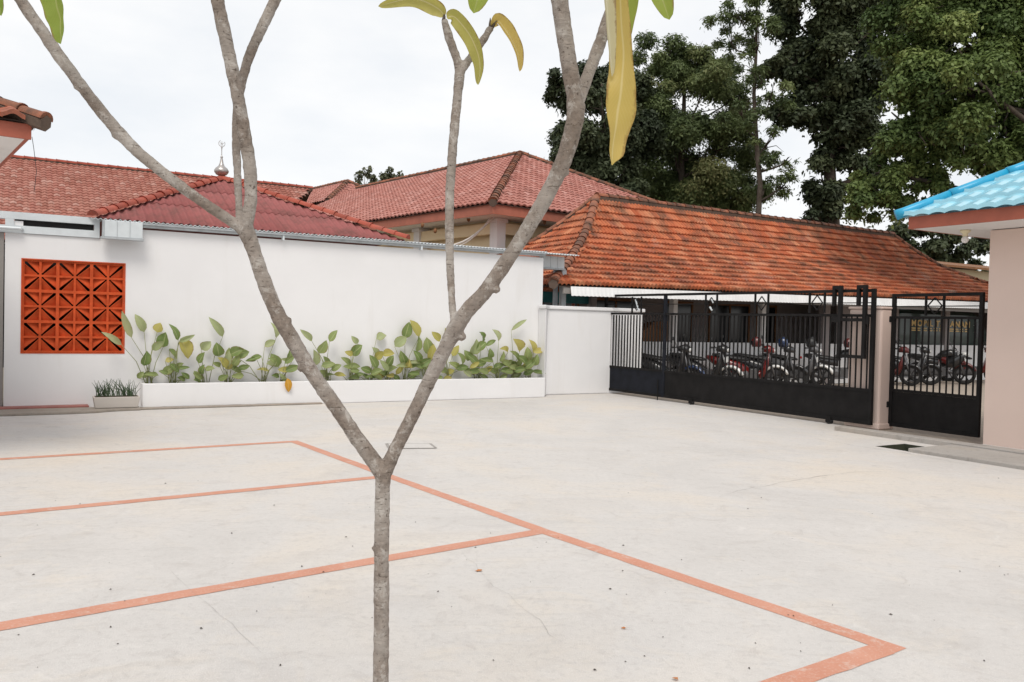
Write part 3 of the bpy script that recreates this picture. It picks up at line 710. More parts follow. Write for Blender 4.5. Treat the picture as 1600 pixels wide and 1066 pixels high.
for x, y in ((732, 344), (680, 362), (851, 348), (660, 353)):
    p = at(x, y, 25.6); s = MB(); s.lathe(p, [(.03, .10), (.03, .07), (.055, .05), (.045, -.02), (.02, -.05)], 10); s.build('ceiling_lamp', 'brown_wood', mid, True)
# a second hipped roof farther off
hip_house('distant_tiled_house', 'distant house with small hipped tile roof left of the pink roof', at(512, 314, 44), R(40), 2.55, .62, 14, .27, .34, 'pink_tiles', 4, .5, seed=9)

# ------------------------------------------------------------------ shed with steep orange tile roof
shed = empty('orange_tiled_shed', W(21, 20, 0), 'long motorcycle shed with bell shaped orange tile roof and white eave', 'building')
EA0, EA1, EB, RA0, RA1, RB = 10.3, 31.6, 15.8, 14.4, 28.0, 19.9
PROF = [(0, 0), (1.0, .44), (2.0, .96), (2.9, 1.53), (3.5, 2.10), (4.1, 2.76)]
PL = [0]
for k in range(len(PROF) - 1): PL.append(PL[-1] + math.hypot(PROF[k + 1][0] - PROF[k][0], PROF[k + 1][1] - PROF[k][1]))
def prof(sv):
    sv = max(0, sv)
    for k in range(len(PROF) - 1):
        if sv <= PL[k + 1] or k == len(PROF) - 2:
            t = (sv - PL[k]) / (PL[k + 1] - PL[k]); return PROF[k][0] + (PROF[k + 1][0] - PROF[k][0]) * t, PROF[k][1] + (PROF[k + 1][1] - PROF[k][1]) * t
def ez(a): return 2.47 + .17 * (a - 10.3) / 16          # the old eave climbs a little to the right
def ez2(a, d): return ez(a) - (ez(a) - 2.47 + .12 * (a - 14.4) / 13.6) * d / 4.1
def sf(x, sv):
    d, h = prof(sv); return W(x, EB + d, ez2(x, d) + h)
def sleft(x, sv):
    d, h = prof(sv); return W(EA0 + d, x, 2.47 + h)
def sright(x, sv):
    d, h = prof(sv); return W(EA1 - d * .878, x, ez2(EA1 - d * .878, d) + h)
tp = tile_profile(.25, .40, .055, .066, 12, 'M')
tme = tp.mesh('tile', 'orange_tile'); cand = []
def keep(i, j, m4):
    p = m4.translation; d = p - CAM; x = 800 + FPX * d.dot(RGT) / d.dot(FWD)
    if x > 880 and x < 1300 and j < 18: cand.append((d.length, m4.copy())); return len(cand) <= 300
    return False
rs = random.Random(21); SL = PL[-1]
def fclip(x, sv):
    d, _ = prof(sv); return EA0 + d - .05 < x < EA1 - d * .878 + .05
roof_tiles(sf, EA0, EA1, SL, .24, .335, tp, fclip, rs, keep=keep).build('tiles', 'orange_tiles', shed, kind='stuff')
for d, m4 in cand[:300]: put('tile', tme, m4, shed)
roof_tiles(sleft, EB, EB + 8.2, SL, .24, .335, tp, lambda x, sv: EB + prof(sv)[0] - .05 < x < EB + 8.2 - prof(sv)[0] + .05, rs).build('tiles', 'orange_tiles', shed, kind='stuff')
roof_tiles(sright, EB, EB + 8.2, SL, .24, .335, tp, lambda x, sv: EB + prof(sv)[0] - .05 < x < EB + 8.2 - prof(sv)[0] + .05, rs).build('tiles', 'orange_tiles', shed, kind='stuff')
hipL = [sf(EA0 + d, PL[k]) + Z * .05 for k, (d, h) in enumerate(PROF)]; hipR = [sf(EA1 - d * .878, PL[k]) + Z * .05 for k, (d, h) in enumerate(PROF)]
hipB = [W(EA0 + d, EB + 8.2 - d, 2.47 + h + .05) for d, h in PROF]
caps(hipL, .34, .12, 'ridge_cap', shed, 'hip_cap', .03); caps(hipR, .34, .11, 'ridge_cap', shed, 'hip_cap', .03); caps(hipB, .34, .12, 'ridge_cap', shed, 'hip_cap', .03)
caps([hipL[-1] + Z * .03, hipR[-1] + Z * .03], .36, .13, 'ridge_cap', shed, 'ridge_cap', .03)
s = MB(); fr_ = [sf(EA0 + d, PL[k]) - Z * .02 for k, (d, h) in enumerate(PROF)] + [sf(EA1 - d * .878, PL[k]) - Z * .02 for k, (d, h) in enumerate(PROF)]
bk_ = [W(EA0 + d, EB + 8.2 - d, 2.45 + h) for d, h in PROF] + [W(EA1 - d * .878, EB + 8.2 - d, 2.45 + h) for d, h in PROF]
for grp in (fr_, bk_): s.add(grp, [(k, k + 6, k + 7, k + 1) for k in range(5)])
s.add(fr_[:6] + bk_[:6], [(k, k + 1, k + 7, k + 6) for k in range(5)]); s.add(fr_[6:] + bk_[6:], [(k, k + 1, k + 7, k + 6) for k in range(5)])
s.build('roof_deck', 'ridge_mortar', shed)
# white awning strip under the eave, with wavy lower edge
s = MB(); n = 900; a0, a1 = 10.75, 31.4; T = []; Bm = []
for k in range(n + 1):
    a = a0 + (a1 - a0) * k / n; wv = math.sin(a / .115 * 2 * math.pi)
    T.append(W(a, EB - .05 + .003 * wv, ez(a) - .012)); Bm.append(W(a, EB - .09 + .006 * wv, ez(a) - .225 + .005 * wv))
N = n + 1; s.add(T + Bm, [(k, k + 1, N + k + 1, N + k) for k in range(n)]); s.build('eave_strip', 'white_metal', shed)
s = MB(); s.fbox(10.6, 31.4, EB + .02, EB + .06, 2.3, 2.44); s.build('purlin', 'grey_post', shed)
# porch: parapet, columns, rear wall with windows and doors
SB = 17.0
s = MB(); s.fbox(13.2, 31, SB, SB + .12, 0, 1.2); s.build('parapet', 'white_wall', shed)
for a, w_ in ((12.3, .16), (14.95, .14), (18.25, .15), (20.9, .30), (24.0, .15), (26.95, .24), (30.3, .2)):
    s = MB(); s.fbox(a - w_ / 2, a + w_ / 2, SB - .03, SB + .15, 0, 2.6); s.build('column', 'soffit' if w_ < .16 else 'shed_wall', shed)
RW = 19.2
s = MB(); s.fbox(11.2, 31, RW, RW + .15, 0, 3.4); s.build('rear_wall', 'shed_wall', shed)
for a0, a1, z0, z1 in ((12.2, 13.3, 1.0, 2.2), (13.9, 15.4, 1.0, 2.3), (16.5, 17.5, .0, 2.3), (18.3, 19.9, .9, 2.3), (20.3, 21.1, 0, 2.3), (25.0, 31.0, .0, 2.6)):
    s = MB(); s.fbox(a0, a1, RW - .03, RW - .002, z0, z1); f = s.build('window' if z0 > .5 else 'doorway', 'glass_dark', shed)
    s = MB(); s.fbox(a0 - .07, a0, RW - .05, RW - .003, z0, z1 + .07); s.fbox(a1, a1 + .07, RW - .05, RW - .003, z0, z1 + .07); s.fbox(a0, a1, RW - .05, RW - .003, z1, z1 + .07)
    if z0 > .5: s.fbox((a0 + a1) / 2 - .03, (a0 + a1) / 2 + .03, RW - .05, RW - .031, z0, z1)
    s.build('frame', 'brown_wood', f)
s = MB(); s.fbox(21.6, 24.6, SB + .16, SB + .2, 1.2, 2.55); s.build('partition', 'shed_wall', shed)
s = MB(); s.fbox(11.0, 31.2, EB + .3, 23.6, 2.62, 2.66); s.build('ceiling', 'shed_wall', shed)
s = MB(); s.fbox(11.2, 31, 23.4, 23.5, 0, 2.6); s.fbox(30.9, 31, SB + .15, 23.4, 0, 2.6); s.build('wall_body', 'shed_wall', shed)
# small things under the porch
b_ = empty('teal_banner', W(11.2, 17.2, 0), 'teal valance under a little tiled canopy seen past the downpipe', 'canopy')
s = MB(); s.fbox(10.6, 12.4, 17.1, 17.14, 2.12, 2.38); s.build('valance', 'teal', b_)
s = MB(); s.fbox(10.55, 12.45, 17.0, 18.0, 2.39, 2.42); s.fbox(10.6, 10.66, 17.9, 17.96, 0, 2.39); s.fbox(12.3, 12.36, 17.9, 17.96, 0, 2.39); s.build('frame', 'fascia', b_)
roof_tiles(lambda x, sv: W(x, 16.85 + sv * .8, 2.36 + sv * .6), 10.45, 12.6, 1.1, .22, .3, tp, lambda x, sv: True, rs).build('tiles', 'orange_tiles', b_, kind='stuff')
b_ = empty('wooden_stand', W(14.2, 17.6, 0), 'brown wooden stand with sloping top inside the shed porch', 'stand')
s = MB(); s.prism([W(13.7, 17.4, 1.15), W(15.1, 17.4, 1.15), W(15.1, 17.4, 1.75), W(14.6, 17.4, 1.72), W(14.1, 17.4, 1.38)], V * .35); s.build('top', 'brown_wood', b_)
s = MB(); s.fbox(13.75, 13.83, 17.42, 17.5, 0, 1.15); s.fbox(15.0, 15.08, 17.42, 17.5, 0, 1.15); s.fbox(13.75, 13.83, 17.65, 17.73, 0, 1.15); s.fbox(15.0, 15.08, 17.65, 17.73, 0, 1.15); s.build('legs', 'brown_wood', b_)

# transport van parked behind the parapet
van = empty('dark_green_van', W(27.8, 18.3, 0), 'dark green transport van with yellow lettering parked behind the shed parapet', 'van')
def ring(a, b0, b1, z0, z1, r=.12):
    return [W(a, b0 + r, z0), W(a, b1 - r, z0), W(a, b1, z0 + r), W(a, b1, z1 - r), W(a, b1 - r, z1), W(a, b0 + r, z1), W(a, b0, z1 - r), W(a, b0, z0 + r)]
s = MB(); s.loft([ring(25.2, 17.62, 18.95, .5, 2.3), ring(25.35, 17.6, 19.0, .45, 2.36), ring(29.6, 17.6, 19.0, .45, 2.36), ring(30.0, 17.6, 19.0, .45, 2.2), ring(30.5, 17.62, 18.98, .45, 1.55), ring(30.85, 17.66, 18.94, .5, 1.25)])
s.build('body', 'van_green', van)
for a in (26.1, 29.7):
    for b0 in (17.61, 18.79):
        s = MB(); s.lathe(W(a, b0, .34), [(.18, 0), (.34, .02), (.34, .18), (.18, .2)], 20, axis=V); s.build('wheel', 'rubber', van)
s = MB(); s.fbox(29.62, 30.02, 17.585, 17.599, 1.45, 2.0); s.build('side_window', 'glass_dark', van)
def text(name, body, org, size, mat, parent, x, z, shear=0, wide=1.0):
    cu = bpy.data.curves.new(name, 'FONT'); cu.body = body; cu.size = size; cu.extrude = .004; cu.offset = .010; cu.space_character = 1.12
    ob = bpy.data.objects.new(name, cu); COL.objects.link(ob)
    dg = bpy.context.evaluated_depsgraph_get(); me = bpy.data.meshes.new_from_object(ob.evaluated_get(dg)); bpy.data.objects.remove(ob)
    me.materials.clear(); me.materials.append(MATS[mat]); xs = [v.co.x for v in me.vertices]; k = wide / (max(xs) - min(xs))
    for v in me.vertices: v.co.x = (v.co.x - min(xs)) * k
    me.name = name; o = put(name, me, frame4(x, z, x.cross(z), org), parent); return o
text('lettering', 'MOBIL TAHANAN', W(25.9, 17.592, 1.83), .28, 'van_letter', van, U, Z, wide=3.35)
s = MB(); rv = random.Random(2)
for k in range(11):
    a = 25.92 + k * .305
    for h in (0, .07): s.fbox(a, a + rv.uniform(.16, .26), 17.588, 17.595, 1.66 + h, 1.70 + h)
s.build('small_lettering', 'van_letter', van)
s = MB(); cN = W(29.42, 17.59, 1.78)
for k in range(9): s.bar(cN + (U * math.cos(k * .22 - .9) + Z * math.sin(k * .22 - .9)) * .15, cN + (U * math.cos((k + 1) * .22 - .9) + Z * math.sin((k + 1) * .22 - .9)) * .15, .03, .006)
s.build('round_emblem', 'bike_white', van)

# ------------------------------------------------------------------ motorcycles
def sup(x, z, hw_, hh, n=12, e=.75, y0=0):
    r = []
    for j in range(n):
        a = 2 * math.pi * j / n; c, s_ = math.cos(a), math.sin(a)
        r.append(Vector((x, y0 + math.copysign(abs(c) ** e, c) * hw_, z + math.copysign(abs(s_) ** e, s_) * hh)))
    return r
BIKE = {}
def bike_parts(style):
    """x forward, z up; meshes shared by all the motorcycles of a style"""
    if style in BIKE: return BIKE[style]
    d = {}; sport = style == 'sport'; wr = .29 if not sport else .30; xf, xr = .63, -.60
    Y = Vector((0, 1, 0))
    s = MB(); prof_ = [(wr - .075, -.035), (wr - .02, -.048), (wr, -.02), (wr, .02), (wr - .02, .048), (wr - .075, .035)]
    n = 26
    rings = [[Vector((math.cos(2 * math.pi * j / n) * r, h, math.sin(2 * math.pi * j / n) * r)) for j in range(n)] for r, h in prof_ + prof_[:1]]
    s.loft(rings, False); d['tyre'] = s.mesh('tyre', 'rubber', True)
    s = MB()
    rings = [[Vector((math.cos(2 * math.pi * j / n) * r, h, math.sin(2 * math.pi * j / n) * r)) for j in range(n)] for r, h in ((wr - .07, -.03), (wr - .095, -.03), (wr - .095, .03), (wr - .07, .03))]
    s.loft(rings, False)
    for k in range(6):
        a = k * math.pi / 3; s.bar((0, 0, 0), (math.cos(a) * (wr - .09), 0, math.sin(a) * (wr - .09)), .03, .025, side=Y)
    s.lathe((0, -.06, 0), [(.045, 0), (.06, .02), (.06, .1), (.045, .12)], 14, axis=Y); d['rim'] = s.mesh('rim', 'plastic_black', False)
    # painted shell : tail, centre tunnel, leg shield
    s = MB()
    if sport:
        s.loft([sup(-.92, .80, .05, .03), sup(-.70, .74, .11, .07), sup(-.35, .66, .12, .09), sup(-.05, .62, .11, .10)])
        s.loft([sup(-.12, .76, .09, .05), sup(.05, .86, .15, .10), sup(.28, .90, .15, .11), sup(.44, .84, .08, .06)])
        s.loft([sup(.18, .62, .16, .16), sup(.42, .66, .20, .18), sup(.62, .80, .12, .12), sup(.72, .86, .05, .05)])
    else:
        s.loft([sup(-1.0, .76, .05, .04), sup(-.82, .68, .14, .11), sup(-.50, .58, .18, .17), sup(-.22, .50, .18, .17), sup(.02, .42, .13, .11)])
        s.loft([sup(-.05, .42, .10, .08), sup(.20, .36, .12, .06), sup(.36, .42, .16, .10)])
        s.loft([sup(.26, .34, .17, .08), sup(.36, .50, .26, .20, e=.9), sup(.45, .72, .24, .20, e=.9), sup(.46, .94, .15, .09)])
        s.loft([sup(.34, .98, .15, .07), sup(.46, .99, .15, .09), sup(.58, .95, .09, .06)])
    d['shell'] = s.mesh('shell', 'bike_black', True)
    s = MB(); z0 = .80 if not sport else .80
    s.loft([sup(-.86, z0 + .02, .07, .02), sup(-.70, z0, .13, .045), sup(-.35, z0 - .05, .13, .05), sup(-.05, z0 - .08, .09, .04), sup(.02, z0 - .09, .04, .02)]); d['seat'] = s.mesh('seat', 'plastic_black', True)
    s = MB(); s.box((-.42, -.12, .24), (.62, 0, 0), (0, .24, 0), (0, 0, .24)); s.lathe((-.1, -.17, .36), [(.06, 0), (.12, .03), (.12, .31), (.06, .34)], 14, axis=Y)
    s.bar((-.3, .09, .34), (xr, .09, wr), .04, .06); s.bar((-.3, -.09, .34), (xr, -.09, wr), .04, .06)
    d['engine'] = s.mesh('engine', 'bike_grey')
    s = MB(); s.tube([(.1, -.12, .24), (-.2, -.15, .22), (-.4, -.17, .26)], .022, 8); s.tube([(-.4, -.17, .26), (-.45, -.17, .27), (-.86, -.17, .40), (-.88, -.17, .41)], [.025, .05, .052, .03], 10); d['exhaust'] = s.mesh('exhaust', 'bike_grey', True)
    s = MB()
    for y in (-.075, .075): s.tube([(xf, y, wr), (.52, y, .62), (.44, y * .8, .95)], .022, 8)
    d['fork'] = s.mesh('fork', 'bike_grey', True)
    s = MB(); rg = []
    for k in range(9):
        a = R(20 + 125 * k / 8); rg.append([Vector((math.cos(a) * (wr + t), y, math.sin(a) * (wr + t))) for y, t in ((-.065, -.03), (-.06, .02), (0, .035), (.06, .02), (.065, -.03), (0, .02))])
    s.loft(rg); d['fender'] = s.mesh('fender', 'bike_black', True)
    hb = 1.02 if not sport else 1.0
    s = MB(); s.tube([(.30, -.36, hb + .02), (.38, -.18, hb), (.42, 0, hb - .02), (.38, .18, hb), (.30, .36, hb + .02)], .014, 8); s.tube([(.32, -.27, hb + .01), (.295, -.37, hb + .022)], .022, 8); s.tube([(.32, .27, hb + .01), (.295, .37, hb + .022)], .022, 8)
    d['handlebar'] = s.mesh('handlebar', 'plastic_black', True)
    for sg, nm in ((-1, 'ml'), (1, 'mr')):
        s = MB(); s.tube([(.35, .22 * sg, hb), (.33, .26 * sg, hb + .12), (.30, .32 * sg, hb + .19)], .007, 6)
        s.loft([sup(.315, hb + .21, .03, .02, y0=.33 * sg), sup(.305, hb + .21, .065, .042, y0=.33 * sg), sup(.285, hb + .21, .06, .04, y0=.33 * sg)])
        d[nm] = s.mesh('mirror', 'plastic_black', True)
    s = MB()
    if sport: s.loft([sup(.58, .88, .10, .07), sup(.68, .87, .09, .06), sup(.735, .86, .04, .03)])
    else: s.loft([sup(.50, .97, .11, .055), sup(.58, .955, .09, .045), sup(.61, .95, .05, .03)])
    d['headlight'] = s.mesh('headlight', 'lens', True)
    s = MB(); s.loft([sup(-.95, .73, .06, .03), sup(-1.0, .735, .06, .03), sup(-1.02, .74, .03, .02)]); d['tail_light'] = s.mesh('tail_light', 'lens_red', True)
    s = MB(); s.box((.53 if not sport else .66, -.13, .66), (.012, 0, .02), (0, .26, 0), (-.02, 0, .12)); d['number_plate'] = s.mesh('number_plate', 'bike_white')
    s = MB(); s.bar((-.1, .14, .28), (-.22, .26, .02), .025); s.bar((-.22, .2, .02), (-.22, .3, .02), .03); d['kickstand'] = s.mesh('kickstand', 'plastic_black')
    d['xf'], d['xr'], d['wr'] = xf, xr, wr
    BIKE[style] = d; return d
def local(name, me, parent, loc=(0, 0, 0), mat=None):
    o = bpy.data.objects.new(name, me); COL.objects.link(o); o.location = loc; o.parent = parent
    if mat:
        o.material_slots[0].link = 'OBJECT'; o.material_slots[0].material = MATS[mat]
    return o
def bike(a, b, heading, style, col, plate, label, fender=None, lean=R(6)):
    d = bike_parts(style); p = W(a, b, 0)
    e_ = empty('motorcycle', p, label, 'motorcycle', 'motorcycles parked in a row along the shed parapet', rz=heading)
    e_.rotation_euler = (lean, 0, heading); e_.scale = (1.1,) * 3
    for x in (d['xf'], d['xr']):
        t = local('wheel', d['tyre'], e_, (x, 0, d['wr'])); r_ = local('rim', d['rim'], t)
    local('shell', d['shell'], e_, mat=col); local('seat', d['seat'], e_); local('engine', d['engine'], e_); local('exhaust', d['exhaust'], e_)
    local('fork', d['fork'], e_); local('fender', d['fender'], e_, (d['xf'], 0, d['wr']), fender or col); local('handlebar', d['handlebar'], e_)
    local('mirror', d['ml'], e_); local('mirror', d['mr'], e_); local('headlight', d['headlight'], e_); local('tail_light', d['tail_light'], e_)
    if plate: local('number_plate', d['number_plate'], e_)
    local('kickstand', d['kickstand'], e_)
    return e_
HD = TH + R(-52)
row = [
 (14.05, 16.1, 'step', 'bike_black', 0, 'dark motorcycle with blue front fender nearest the low white wall', 'bike_blue'),
 (15.35, 16.1, 'step', 'bike_black', 1, 'black motorcycle with white front fender, second from the low wall', 'bike_white'),
 (16.6, 16.05, 'step', 'bike_red', 1, 'red motorcycle with white front fender in the middle of the gate', 'bike_white'),
 (17.65, 16.1, 'step', 'bike_black', 0, 'all black motorcycle between the red and the grey ones', None),
 (18.75, 16.1, 'step', 'bike_grey', 1, 'grey motorcycle with white fender left of the gate pillar', 'bike_white'),
 (20.3, 16.1, 'sport', 'bike_black', 1, 'black sport motorcycle with white plate just left of the gate pillar', 'bike_black'),
 (22.6, 16.2, 'step', 'bike_dark_red', 0, 'dark red motorcycle mostly hidden behind the pink gate pillar', 'bike_black'),
 (23.6, 16.2, 'step', 'bike_black', 1, 'black motorcycle just right of the pink gate pillar', 'bike_black'),
 (25.3, 16.2, 'sport', 'bike_black', 1, 'black sport motorcycle with red fender under the yellow van lettering', 'bike_dark_red'),
 (27.2, 16.3, 'step', 'bike_red', 0, 'red motorcycle at the right end of the row beside the pink wall', 'bike_red')]
rb = random.Random(4)
for a, b, st, col, pt_, lab, fen in row: bike(a + rb.uniform(-.15, .15), b, HD + rb.uniform(-.28, .22), st, col, pt_, lab, fen, rb.uniform(R(3), R(8)))
# helmets hung on mirrors
def helmet(a, b, z, mat, label):
    e_ = empty('helmet', W(a, b, z), label, 'helmet', 'helmets left on the motorcycles', rz=rb.uniform(0, 6))
    s = MB(); s.lathe((0, 0, 0), [(.10, 0), (.125, .05), (.135, .12), (.115, .20), (.06, .25), (.005, .265)], 16); s.build('shell', mat, e_, True, True)
    s = MB(); vs = []
    for k in range(7):
        t = R(-55 + 110 * k / 6)
        for h, r in ((.06, .142), (.16, .14)): vs.append((math.cos(t) * r, math.sin(t) * r, h))
    s.add(vs, [(2 * k, 2 * k + 1, 2 * k + 3, 2 * k + 2) for k in range(6)]); s.build('visor', 'glass_dark', e_, True, True)
def hb_at(k, sg=-1):
    a, b = row[k][0], row[k][1]; d = Vector((math.cos(HD), math.sin(HD), 0)); n = Vector((-d.y, d.x, 0)) * sg
    p = W(a, b) + d * .3 + n * .3; return p.dot(U), p.dot(V)
for k, mt, lab in ((2, 'bike_dark_red', 'red helmet on the red motorcycle with white fender'), (3, 'bike_blue', 'dark blue helmet on the all black motorcycle'), (4, 'plastic_black', 'black helmet on the grey motorcycle'), (5, 'bike_dark_red', 'red helmet above the black sport motorcycle by the pillar')):
    a_, b__ = hb_at(k); helmet(a_, b__, 1.13, mt, lab)

# ------------------------------------------------------------------ black sliding gate
GA = 12.0; GB0, GB1 = 8.80, 16.1                      # near end, far end
gate = empty('sliding_gate', W(GA, 12.4, 0), 'long black metal sliding gate with upright bars and solid lower panel', 'gate')
def gz(b, z): return z                                # level rails
def gbar(name, b0, z0, b1, z1, wd, dp, mat='gate_black', a=GA, parent=None):
    s = MB(); s.bar(W(a, b0, z0), W(a, b1, z1), wd, dp, side=Z if abs(b1 - b0) > .01 else U); return s.build(name, mat, parent or gate)
gbar('rail', GB0, .635, GB1, .635, .04, .05); gbar('rail', GB0, .10, GB1, .10, .04, .06); gbar('rail', GB0, 1.86, GB1, 1.88, .04, .045)
gbar('top_rail', GB0, 2.27, GB1, 2.30, .05, .05); gbar('rail', GB0, 2.07, GB1, 2.09, .016, .016)
for b in (GB0 + .03, GB1 - .03): gbar('stile', b, .07, b, 2.30, .06, .06)
gbar('stile', 13.95, .07, 13.95, 2.28, .07, .05, 'gate_navy')
s = MB(); s.fbox(GA - .006, GA + .006, GB0 + .05, 13.90, .12, .615); s.build('panel', 'gate_black', gate)
s = MB(); s.fbox(GA - .006, GA + .006, 14.0, GB1 - .06, .12, .615); s.build('panel', 'gate_navy', gate)
sb = MB(); sb.bar((0, 0, .655), (0, 0, 1.845), .026, .026); bme_ = sb.mesh('bar', 'gate_black')
nb = 67
for k in range(nb):
    b = GB0 + .12 + (GB1 - GB0 - .24) * k / (nb - 1)
    if abs(b - 13.95) < .05: continue
    put('bar', bme_, frame4(U, V, Z, W(GA, b, 0)), gate)
# diamonds in the upper band
def diamond(b, parent, a=GA, z0=1.9, z1=2.26, hb_=.115, half=.16):
    for sg in (-1, 1): gbar('ornament_post', b + half * sg, z0, b + half * sg, z1, .03, .03, a=a, parent=parent)
    s = MB(); zc = (z0 + z1) / 2; h = .13
    P = [W(a, b - hb_, zc), W(a, b, zc + h), W(a, b + hb_, zc), W(a, b, zc - h)]
    for k in range(4): s.bar(P[k], P[(k + 1) % 4], .016, .016, side=U)
    s.build('diamond', 'gate_black', parent)
for b in (14.93, 12.56, 11.23, 9.96): diamond(b, gate)
s = MB(); s.bar(W(GA, 14.98, 2.2), W(GA, 14.85, 1.94), .03, .02, side=U); s.bar(W(GA, 12.60, 2.02), W(GA, 12.53, 1.95), .03, .02, side=U); s.bar(W(GA, 12.55, 2.18), W(GA, 12.50, 2.1), .03, .02, side=U); s.build('spear', 'zinc_pale', gate)
# rollers
for b in (13.05, 9.62):
    s = MB(); s.lathe(W(GA - .04, b, .048), [(.02, 0), (.05, .005), (.04, .03), (.05, .075), (.02, .08)], 14, axis=U); wl = s.build('roller', 'plastic_black', gate, True)
    s = MB(); s.fbox(GA - .05, GA - .042, b - .05, b + .05, .03, .13); s.build('bracket', 'gate_black', wl)
s = MB(); s.tube([W(GA - .03, 14.1, .45), W(GA - .03, 14.1, -.02)], .012, 8); s.build('drop_bolt', 'gate_black', gate)
# guide frame over the gate beside the pillar
gf = empty('gate_guide_frame', W(12.1, 9.1, 0), 'black double guide frame rising over the end of the sliding gate', 'gate frame')
for b in (9.42, 8.94):
    s = MB(); s.fbox(GA - .10, GA - .04, b - .03, b + .03, 1.15, 2.36); s.fbox(GA - .10, GA - .04, b + .10, b + .15, 2.02, 2.36); s.fbox(GA - .10, GA - .04, b + .03, b + .10, 2.30, 2.36); s.build('post', 'gate_black', gf)
for z0 in (1.76, 1.15): s = MB(); s.fbox(GA - .09, GA - .05, 8.97, 9.39, z0, z0 + .055); s.build('cross_bar', 'gate_black', gf)
s = MB(); s.fbox(GA - .095, GA - .045, 9.45, 9.57, 1.74, 1.84); s.build('latch_box', 'gate_black', gf)
s = MB(); s.fbox(GA - .09, GA - .05, 8.86, 8.91, 1.72, 1.86); s.build('stop', 'gate_black', gf)
# pink pillar
pil = empty('pink_gate_pillar', W(12.2, 9.0, 0), 'pink plastered pillar between the sliding gate and the small gate', 'pillar')
s = MB(); s.fbox(12.09, 12.42, 8.74, 9.36, 0, 1.97); s.build('shaft', 'pink_wall', pil, bevel=.03)
s = MB(); s.fbox(12.065, 12.445, 8.715, 9.385, 0, .10); s.build('plinth', 'pink_wall', pil, bevel=.02)
s = MB(); s.fbox(12.075, 12.435, 8.725, 9.375, 1.971, 2.01); s.build('cap', 'pink_wall', pil, bevel=.012)
# small gate
PA = 12.36; k_ = PA / 12.0; QB0, QB1 = 7.02 * k_, 8.50 * k_ - .02
ped = empty('pedestrian_gate', W(PA, (QB0 + QB1) / 2, 0), 'small black barred gate between pink pillar and pink building', 'gate')
for z, t in ((.65, .045), (.08, .05), (1.84, .04), (2.20, .05), (2.02, .016)): gbar('rail', QB0, z, QB1, z, t, t, a=PA, parent=ped)
for b in (QB0 + .025, QB1 - .025): gbar('stile', b, .06, b, 2.22, .055, .055, a=PA, parent=ped)
s = MB(); s.fbox(PA - .006, PA + .006, QB0 + .05, QB1 - .05, .105, .625); s.build('panel', 'gate_black', ped)
sb = MB(); sb.bar((0, 0, .67), (0, 0, 1.82), .026, .026); pme = sb.mesh('bar', 'gate_black')
for k in range(13): put('bar', pme, frame4(U, V, Z, W(PA, QB0 + .12 + (QB1 - QB0 - .24) * k / 12, 0)), ped)
diamond((QB0 + QB1) / 2 + .02, ped, PA, 1.87, 2.18, .12, .15)
for z in (.4, 1.80):
    s = MB(); s.lathe(W(PA - .05, QB1 + .02, z), [(.02, -.04), (.035, -.03), (.035, .05), (.02, .06)], 10); s.build('hinge', 'gate_black', ped)
for o in list(bpy.data.objects):
    pass

# ------------------------------------------------------------------ pink building with blue roof
pink = empty('pink_building', W(14, 1, 0), 'pink plastered building with bright blue metal tile roof at the right edge', 'building')
s = MB(); s.fbox(11.75, 17.5, -8, 6.82, .0, 3.06); s.build('wall_body', 'pink_wall', pink, bevel=.008)
FA, FB, FZ = 10.9, 7.5, 3.07                         # eave corner
s = MB(); s.fbox(FA, FA + .04, -9, FB, FZ, FZ + .17); s.fbox(FA + .041, 18, FB - .04, FB, FZ, FZ + .17); s.build('fascia', 'fascia', pink)
s = MB(); s.fbox(FA + .042, 18, -9, FB - .042, FZ + .0, FZ + .03); s.build('soffit', 'soffit', pink)
pitch = math.tan(R(30)); ph = math.cos(R(30)); ra, rbb, rz = FA - .10, FB + .10, FZ + .17
def bl(d, b, h=0): return W(ra + d, b, rz + d * pitch + h)
course = .27                                           # plan depth of one pressed course
for j in range(14):
    d0, d1 = j * course, (j + 1) * course; s = MB(); st = .0175; b1 = rbb - d0 * .0; n = int((rbb + 9) / st); Lo = []; Hi = []; Fr = []
    for k in range(n + 1):
        b = rbb - k * st; wv = .026 * (abs(math.sin(b / .23 * math.pi)) ** .8)
        lim = rbb - b                                   # hip: stay where d < lim
        e0, e1 = min(d0, lim), min(d1, lim)
        Lo.append(bl(e0, b, .05 + wv)); Hi.append(bl(e1 + .01 if e1 == d1 else e1, b, .002 + wv)); Fr.append(bl(e0, b, .002 + wv - .012 * (j == 0)))
    N = n + 1; ok = [k for k in range(n) if (rbb - (rbb - (k + 1) * st)) > d0]
    s.add(Lo + Hi + Fr, [(k, k + 1, N + k + 1, N + k) for k in ok] + [(2 * N + k, 2 * N + k + 1, k + 1, k) for k in ok])
    s.build('roof_course', 'blue_metal', pink, smooth=False)
s = MB(); s.add([W(ra, rbb, rz), W(ra + 4, rbb - 4, rz + 4 * pitch), W(18, rbb - 4, rz + 4 * pitch), W(18, rbb, rz)], [(0, 1, 2, 3)]); s.build('rear_slope', 'blue_metal', pink)
hp = [W(ra + t * .5, rbb - t * .5, rz + t * .5 * pitch + .04) for t in range(8)]
for k in range(7):
    s = MB(); s.tube([hp[k] - (hp[k + 1] - hp[k]) * .04, hp[k] + (hp[k + 1] - hp[k]) * .1, hp[k + 1]], [.078, .07, .066], 12); s.build('hip_cap', 'blue_cap', pink, True)
lp = at(1508, 372, 11.9); lp.z = FZ - .002
e = empty('soffit_lamp', lp, 'small cream lamp holder under the eave of the pink building', 'lamp')
s = MB(); s.lathe(lp, [(.07, 0), (.065, -.03), (.035, -.05), (.035, -.085)], 14); s.build('holder', 'brass_lamp', e, True)
